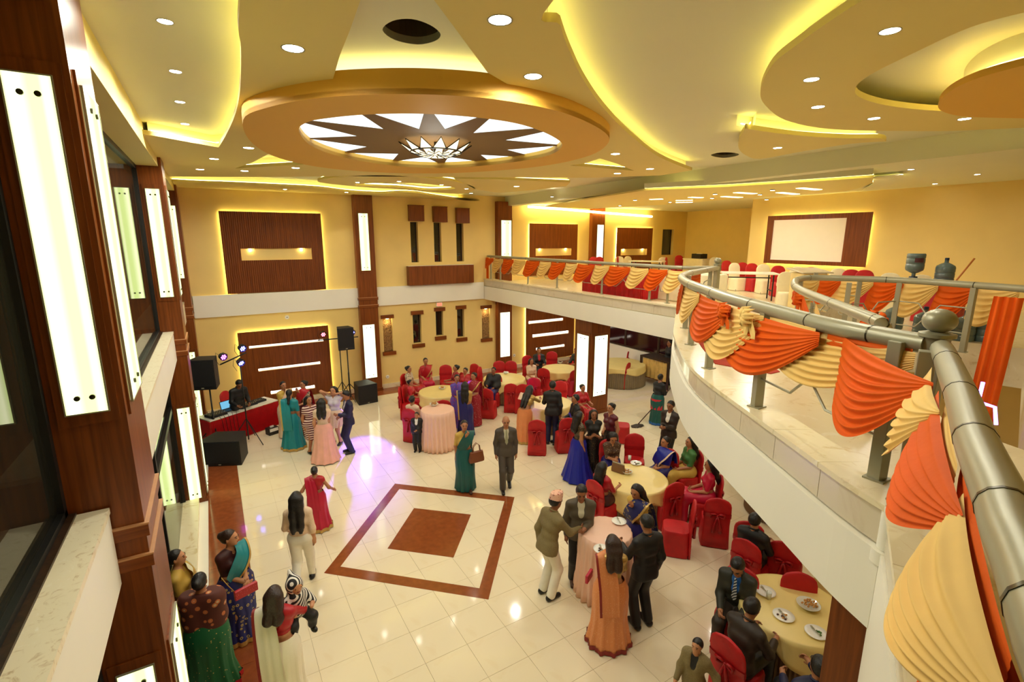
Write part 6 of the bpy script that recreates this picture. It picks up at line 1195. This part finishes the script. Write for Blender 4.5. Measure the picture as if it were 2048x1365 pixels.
mh.build('mop_head', F_GREY, t, smooth=True)
person('man in dark blazer and white shirt with phone beside the balcony, blue-lit face', H(1342, 805), -30, 1.68, 'm', arms=('phone', 'phone'), head=(0, 8), jacket=F_DKBR, shirt=F_WHITE, bottom=F_BLACK, hair='short', skin=1)
person('waiter in black standing in shade by the dark counter under the gallery', FT(1334, 770), -60, 1.72, 'm', arms=('hold', 'down'), jacket=F_BLACK, bottom=F_BLACK, vneck=False, hair='short', skin=1)
person('young woman in long royal blue gown facing right, back half turned', H(1160, 826), 118, 1.62, arms=('down', 'hold'), top=F_GLIT, bottom=F_BLUE, hem=1.0, R=.42, sleeve=.1, hair='long')
person('smiling young woman in black sequined dress with folded arms', H(1188, 823), 12, 1.58, arms=('cross', 'cross'), top=F_BLACK, bottom=F_SEQ, hem=.98, R=.22, sleeve=.15, hair='long', skin=1)
person('woman in maroon strappy satin top and black sparkling skirt, hair pinned up', H(1222, 810), -40, 1.62, arms=('hold', 'down'), top=F_MAROON, bottom=F_SEQ, hem=1.0, R=.24, sleeve=.02, hair='bun', skin=2)
# ---------------------------------------------------------------- foreground cocktail table
person('man in tweed jacket, white trousers and patterned cap leaning on the pink table', FT(1094, 1193), 128, 1.68, 'm', arms=('reach', 'down'), lean=12, jacket=F_TWEED, shirt=F_WHITE, bottom=F_WHITE, hair='short', cap=F_CAPF, skin=1)
person('man in brown grey blazer looking down at a cup across the pink table', H(1163, 973), 5, 1.7, 'm', arms=('down', 'phone'), head=(0, 26), jacket=F_BROWNG, shirt=F_CREAMS, bottom=F_BLACK, hair='short', shoes=M_SHOEB, skin=1)
person('woman in navy paisley sari and mustard sleeve, chin on hand at the pink table', H(1272, 976), -40, 1.62, arms=('down', 'face'), lean=10, head=(10, 8), top=F_YELS, bottom=F_NAVYP, pallu=(F_NAVYS, F_GOLDS), shawl=None, sleeve=.85, hair='long', R=.28, girth=1.1)
person('man in black suit seen from behind at the right of the pink table', FT(1283, 1252), -140, 1.72, 'm', arms=('down', 'table'), head=(10, 20), jacket=F_BLACK, shirt=F_WHITE, bottom=F_BLACK, hair='short')
person('woman in sequined peach sari with red clutch and wavy hair, back to the camera', FT(1216, 1283), -165, 1.6, arms=('table', 'hold'), head=(5, 12), top=F_GOLDS, bottom=F_PEACH, pallu=(F_PEACH, F_BORD), sleeve=.55, hair='long', hairm=M_HAIRB, R=.32, tail=F_BORD, girth=1.1, skin=2)
rc = thing('clutch_bag', 'small bright red clutch held beside the pink draped table', 'bag', tuple(at_z(1178, 1153, .72)), .5); MB().box(-.10, .10, -.02, .02, -.06, .06).build('body', F_CRIM, rc, bevel=.008); MB().box(-.1, .1, -.024, -.018, .01, .02).build('flap_edge', M_REDBAG, rc)
b_ = at_z(492, 1182, .98); rc = thing('clutch_bag', 'patterned red clutch held by the woman in blue and turquoise', 'bag', tuple(b_), .35); MB().box(-.14, .14, -.025, .025, -.06, .06).build('body', M_REDBAG, rc, bevel=.008); MB().tube([(-.13, 0, .06), (-.2, .0, .2), (-.25, .02, .32)], .006, 6).build('chain', F_GOLDS, rc, smooth=True)
person('small boy in beige vest over black at the bottom edge, looking left', H(1395, 1284), -20, 1.1, 'm', arms=('fwd', 'out'), jacket=F_TWEED, shirt=F_BLACK, bottom=F_BLACK, hair='short', walk=.4, skin=2)
# ---------------------------------------------------------------- seated guests and their chairs
def seated(label, x, y, rel, chairlabel=None, kind='red', grp='red covered chairs at the tables', **k):
    r, i = person(label, H(x, y), rel, sit=True, **k)
    if chairlabel is not None: chair(kind, r.location.x, r.location.y, math.degrees(r.rotation_euler.z+PI/2), chairlabel, grp)
    return r, i
seated('woman in beige and black print sitting at the far left table', 818, 737, 60, 'red covered chair under the woman in beige print at the far left table', h=1.55, arms=('lap', 'lap'), top=F_PRINT, bottom=F_REDS, R=.2)
seated('woman in red sari with gold border sitting upright against the back wall', 851, 719, 10, 'red covered chair under the woman in red and gold by the wall', h=1.68, arms=('lap', 'lap'), top=F_REDS, bottom=F_CRIM, pallu=(F_REDS, F_GOLDS), R=.2)
seated('child in red dress sitting at the left side of the far left table', 822, 770, 70, 'red covered chair under the child in red', h=1.3, arms=('lap', 'table'), top=F_REDS, bottom=F_REDS, R=.2)
seated('woman in pale blouse sitting with her back to the camera on a pinkish chair', 825, 797, 150, 'pinkish lit red chair with bow at the front of the far left table', h=1.56, arms=('table', 'lap'), top=F_LACE, bottom=F_PINKD, R=.2)
seated('woman in red and cream with hair bun turned left at far left table', 911, 735, -70, 'red covered chair under the woman turned left at the far left table', h=1.55, arms=('table', 'table'), top=F_REDDOT, bottom=F_REDS, R=.2)
seated('woman in plain red top sitting right of the far left table', 930, 742, -30, 'red covered chair under the woman in plain red', h=1.5, arms=('lap', 'table'), top=F_REDS, bottom=F_REDS, R=.2)
seated('woman in dark shawl sitting left of the far middle table', 987, 740, -20, 'red covered chair under the woman in dark shawl', h=1.55, arms=('table', 'lap'), top=F_BLACK, bottom=F_NAVYP, shawl=F_BLACK, R=.2, skin=1)
seated('woman in cream and black dress sitting sideways between two far tables', 1063, 723, 20, 'red covered chair under the woman in cream and black', h=1.5, arms=('lap', 'lap'), top=F_LACE, bottom=F_LACE, R=.2, hair='long')
seated('person in black coat and red vest at the back of the far right table', 1078, 698, 10, 'red covered chair behind the person in black and red', h=1.66, sex='m', arms=('table', 'table'), jacket=F_BLACK, shirt=F_REDS, bottom=F_BLACK, hair='short')
seated('young man in dark green jacket leaning over the far right table', 1152, 699, -35, 'red covered chair behind the young man in dark green', h=1.66, sex='m', arms=('table', 'table'), lean=14, jacket=F_DARKG, shirt=F_BLACK, bottom=F_BLACK, hair='short')
seated('person in pale sleeve half hidden behind the lit column', 1166, 728, -80, 'red covered chair half hidden behind the lit column', h=1.5, arms=('table', 'lap'), top=F_LACE, bottom=F_CRIM, R=.2)
seated('girl in red sitting in front of the lit column, face turned right', 1166, 776, 35, 'red covered chair under the girl in red by the column', h=1.5, arms=('lap', 'table'), top=F_REDS, bottom=F_REDS, R=.2)
seated('man in black jacket sitting sideways in front of the lit column', 1150, 792, -70, 'red covered chair under the man in black by the column', h=1.7, sex='m', arms=('lap', 'table'), jacket=F_BLACK, shirt=F_BLACK, bottom=F_BLACK, hair='short')
seated('woman in brown lace blouse looking at her phone at the snack table', 1226, 872, 15, 'red covered chair under the woman in brown lace', h=1.58, arms=('phone', 'phone'), lean=10, head=(0, 24), top=F_BROWNL, bottom=F_NAVYP, hair='long', sleeve=.6, R=.2)
seated('woman in bright blue sari with silver necklace at the snack table, facing left', 1330, 880, -45, 'red covered chair under the woman in bright blue', h=1.62, arms=('hold', 'hold'), head=(-5, 0), top=F_BLUE, bottom=F_NAVYP, pallu=(F_BLUE, F_LACE), R=.22, girth=1.1)
seated('woman in green kurti and long hair looking left past the snack table', 1380, 880, -60, 'red covered chair under the woman in green', h=1.62, arms=('lap', 'lap'), top=F_GREENP, bottom=F_YELS, sleeve=.7, hair='long', R=.2)
seated('woman in pink red top with long hair facing left under the curved gallery', 1420, 926, -80, 'red covered chair with drooping sash under the woman in pink red', h=1.6, arms=('lap', 'lap'), head=(-5, 5), top=F_CRIM, bottom=F_CRIM, hair='long', R=.2)
seated('woman in red with very long black hair left of the snack table', 1207, 930, 140, 'red covered chair with gold scarf under the long haired woman in red', h=1.6, arms=('table', 'lap'), top=F_REDS, bottom=F_DBROWN, hair='longer', R=.2)
seated('man in dark suit and striped tie sitting at the bottom right table, hands together', 1478, 1118, -10, 'red covered chair behind the man in the striped tie', h=1.72, sex='m', arms=('lap', 'lap'), lean=10, head=(-5, 32), jacket=F_DARKG, shirt=F_LBLUE, bottom=F_DKBR, tie=F_TIE, hair='short')
seated('man in brown coat and red scarf bending over the bottom right table', 1506, 1203, 150, 'red covered chair with bow behind the man in brown coat', h=1.72, sex='m', arms=('table', 'table'), lean=16, jacket=F_DKBR, shirt=F_REDS, bottom=F_BLACK, hair='short', girth=1.1)
seated('man in dark sleeve reaching over the bottom right table from beside the column', 1640, 1318, -150, 'red covered chair beside the lower right column', h=1.7, sex='m', arms=('reach', 'table'), jacket=F_NAVY, bottom=F_BLACK, hair='short')
seated('man in black under the curved gallery edge, half hidden', 1512, 1030, 160, 'red covered chair under the man hidden by the gallery edge', h=1.7, sex='m', arms=('table', 'lap'), jacket=F_BLACK, bottom=F_BLACK, hair='short')
G_ = 'empty red covered chairs in the hall'
def echair(x, y, rel, lab, z=.97):
    p = at_z(x, y, z); f_ = math.atan2(-p[1], -p[0])+math.radians(rel); p[0] = min(p[0], 14.0); chair('red', p[0]+.29*math.cos(f_), p[1]+.29*math.sin(f_), math.degrees(f_), lab, G_)
for q in ((891, 731, 0, 'empty red chair against the back wall at the far left table'), (798, 776, 80, 'empty red chair seen from its side at the left of the far left table'), (886, 802, 180, 'dark red chair back in front of the far left table, behind the pink table'), (950, 729, -40, 'empty tall red chair between the far left and far middle tables'), (972, 779, 165, 'red chair with bow and its back to the camera, right of the women in violet'),
          (998, 723, 5, 'left one of two red chair backs behind the far middle table'), (1022, 723, -5, 'right one of two red chair backs behind the far middle table'), (1022, 769, 175, 'red chair with its back to the camera in front of the far middle table'), (1045, 770, 190, 'red chair beside the bending woman in peach, back to the camera'), (958, 735, 70, 'empty red chair at the left of the far middle table'),
          (1053, 712, 35, 'empty red chair left of the person in black and red'), (1104, 704, -5, 'empty red chair right of the person in black and red'), (1162, 688, -40, 'empty red chair against the wall right of the young man in dark green'), (1087, 738, 165, 'red chair at the front of the far right table'), (1152, 741, -150, 'red chair with its seat showing, front right of the far right table'), (1068, 757, 170, 'red chair between the standing man in navy and the far right table'),
          (1121, 763, 0, 'red chair behind the standing man in navy suit'), (1074, 842, 178, 'red chair with its back to the camera in front of the bending woman'), (1136, 838, -165, 'red chair under the gown group, left of the man in black'), (1222, 813, 90, 'red chair just behind the woman in maroon'), (1270, 869, 3, 'empty red chair facing the camera behind the snack table'),
          (1392, 1006, -85, 'nearest empty red chair, its seat and side showing, right of the pink table'), (1352, 968, -140, 'dark red chair with bow right of the snack table'), (1438, 1000, -172, 'red chair with its back turned, right of the nearest empty chair'), (1500, 1047, 178, 'red chair with its back turned under the edge of the curved gallery'), (1572, 1088, 175, 'red chair in shade under the edge of the curved gallery, farthest right'),
          (1600, 1148, 15, 'red chair behind the bottom right table'), (1273, 702, -95, 'farther of two red chairs beside the grey skirted buffet table'), (1258, 727, -110, 'nearer of two red chairs beside the grey skirted buffet table'), (447, 784, 55, 'red chair behind the DJ table at the pillar')):
    echair(*q)
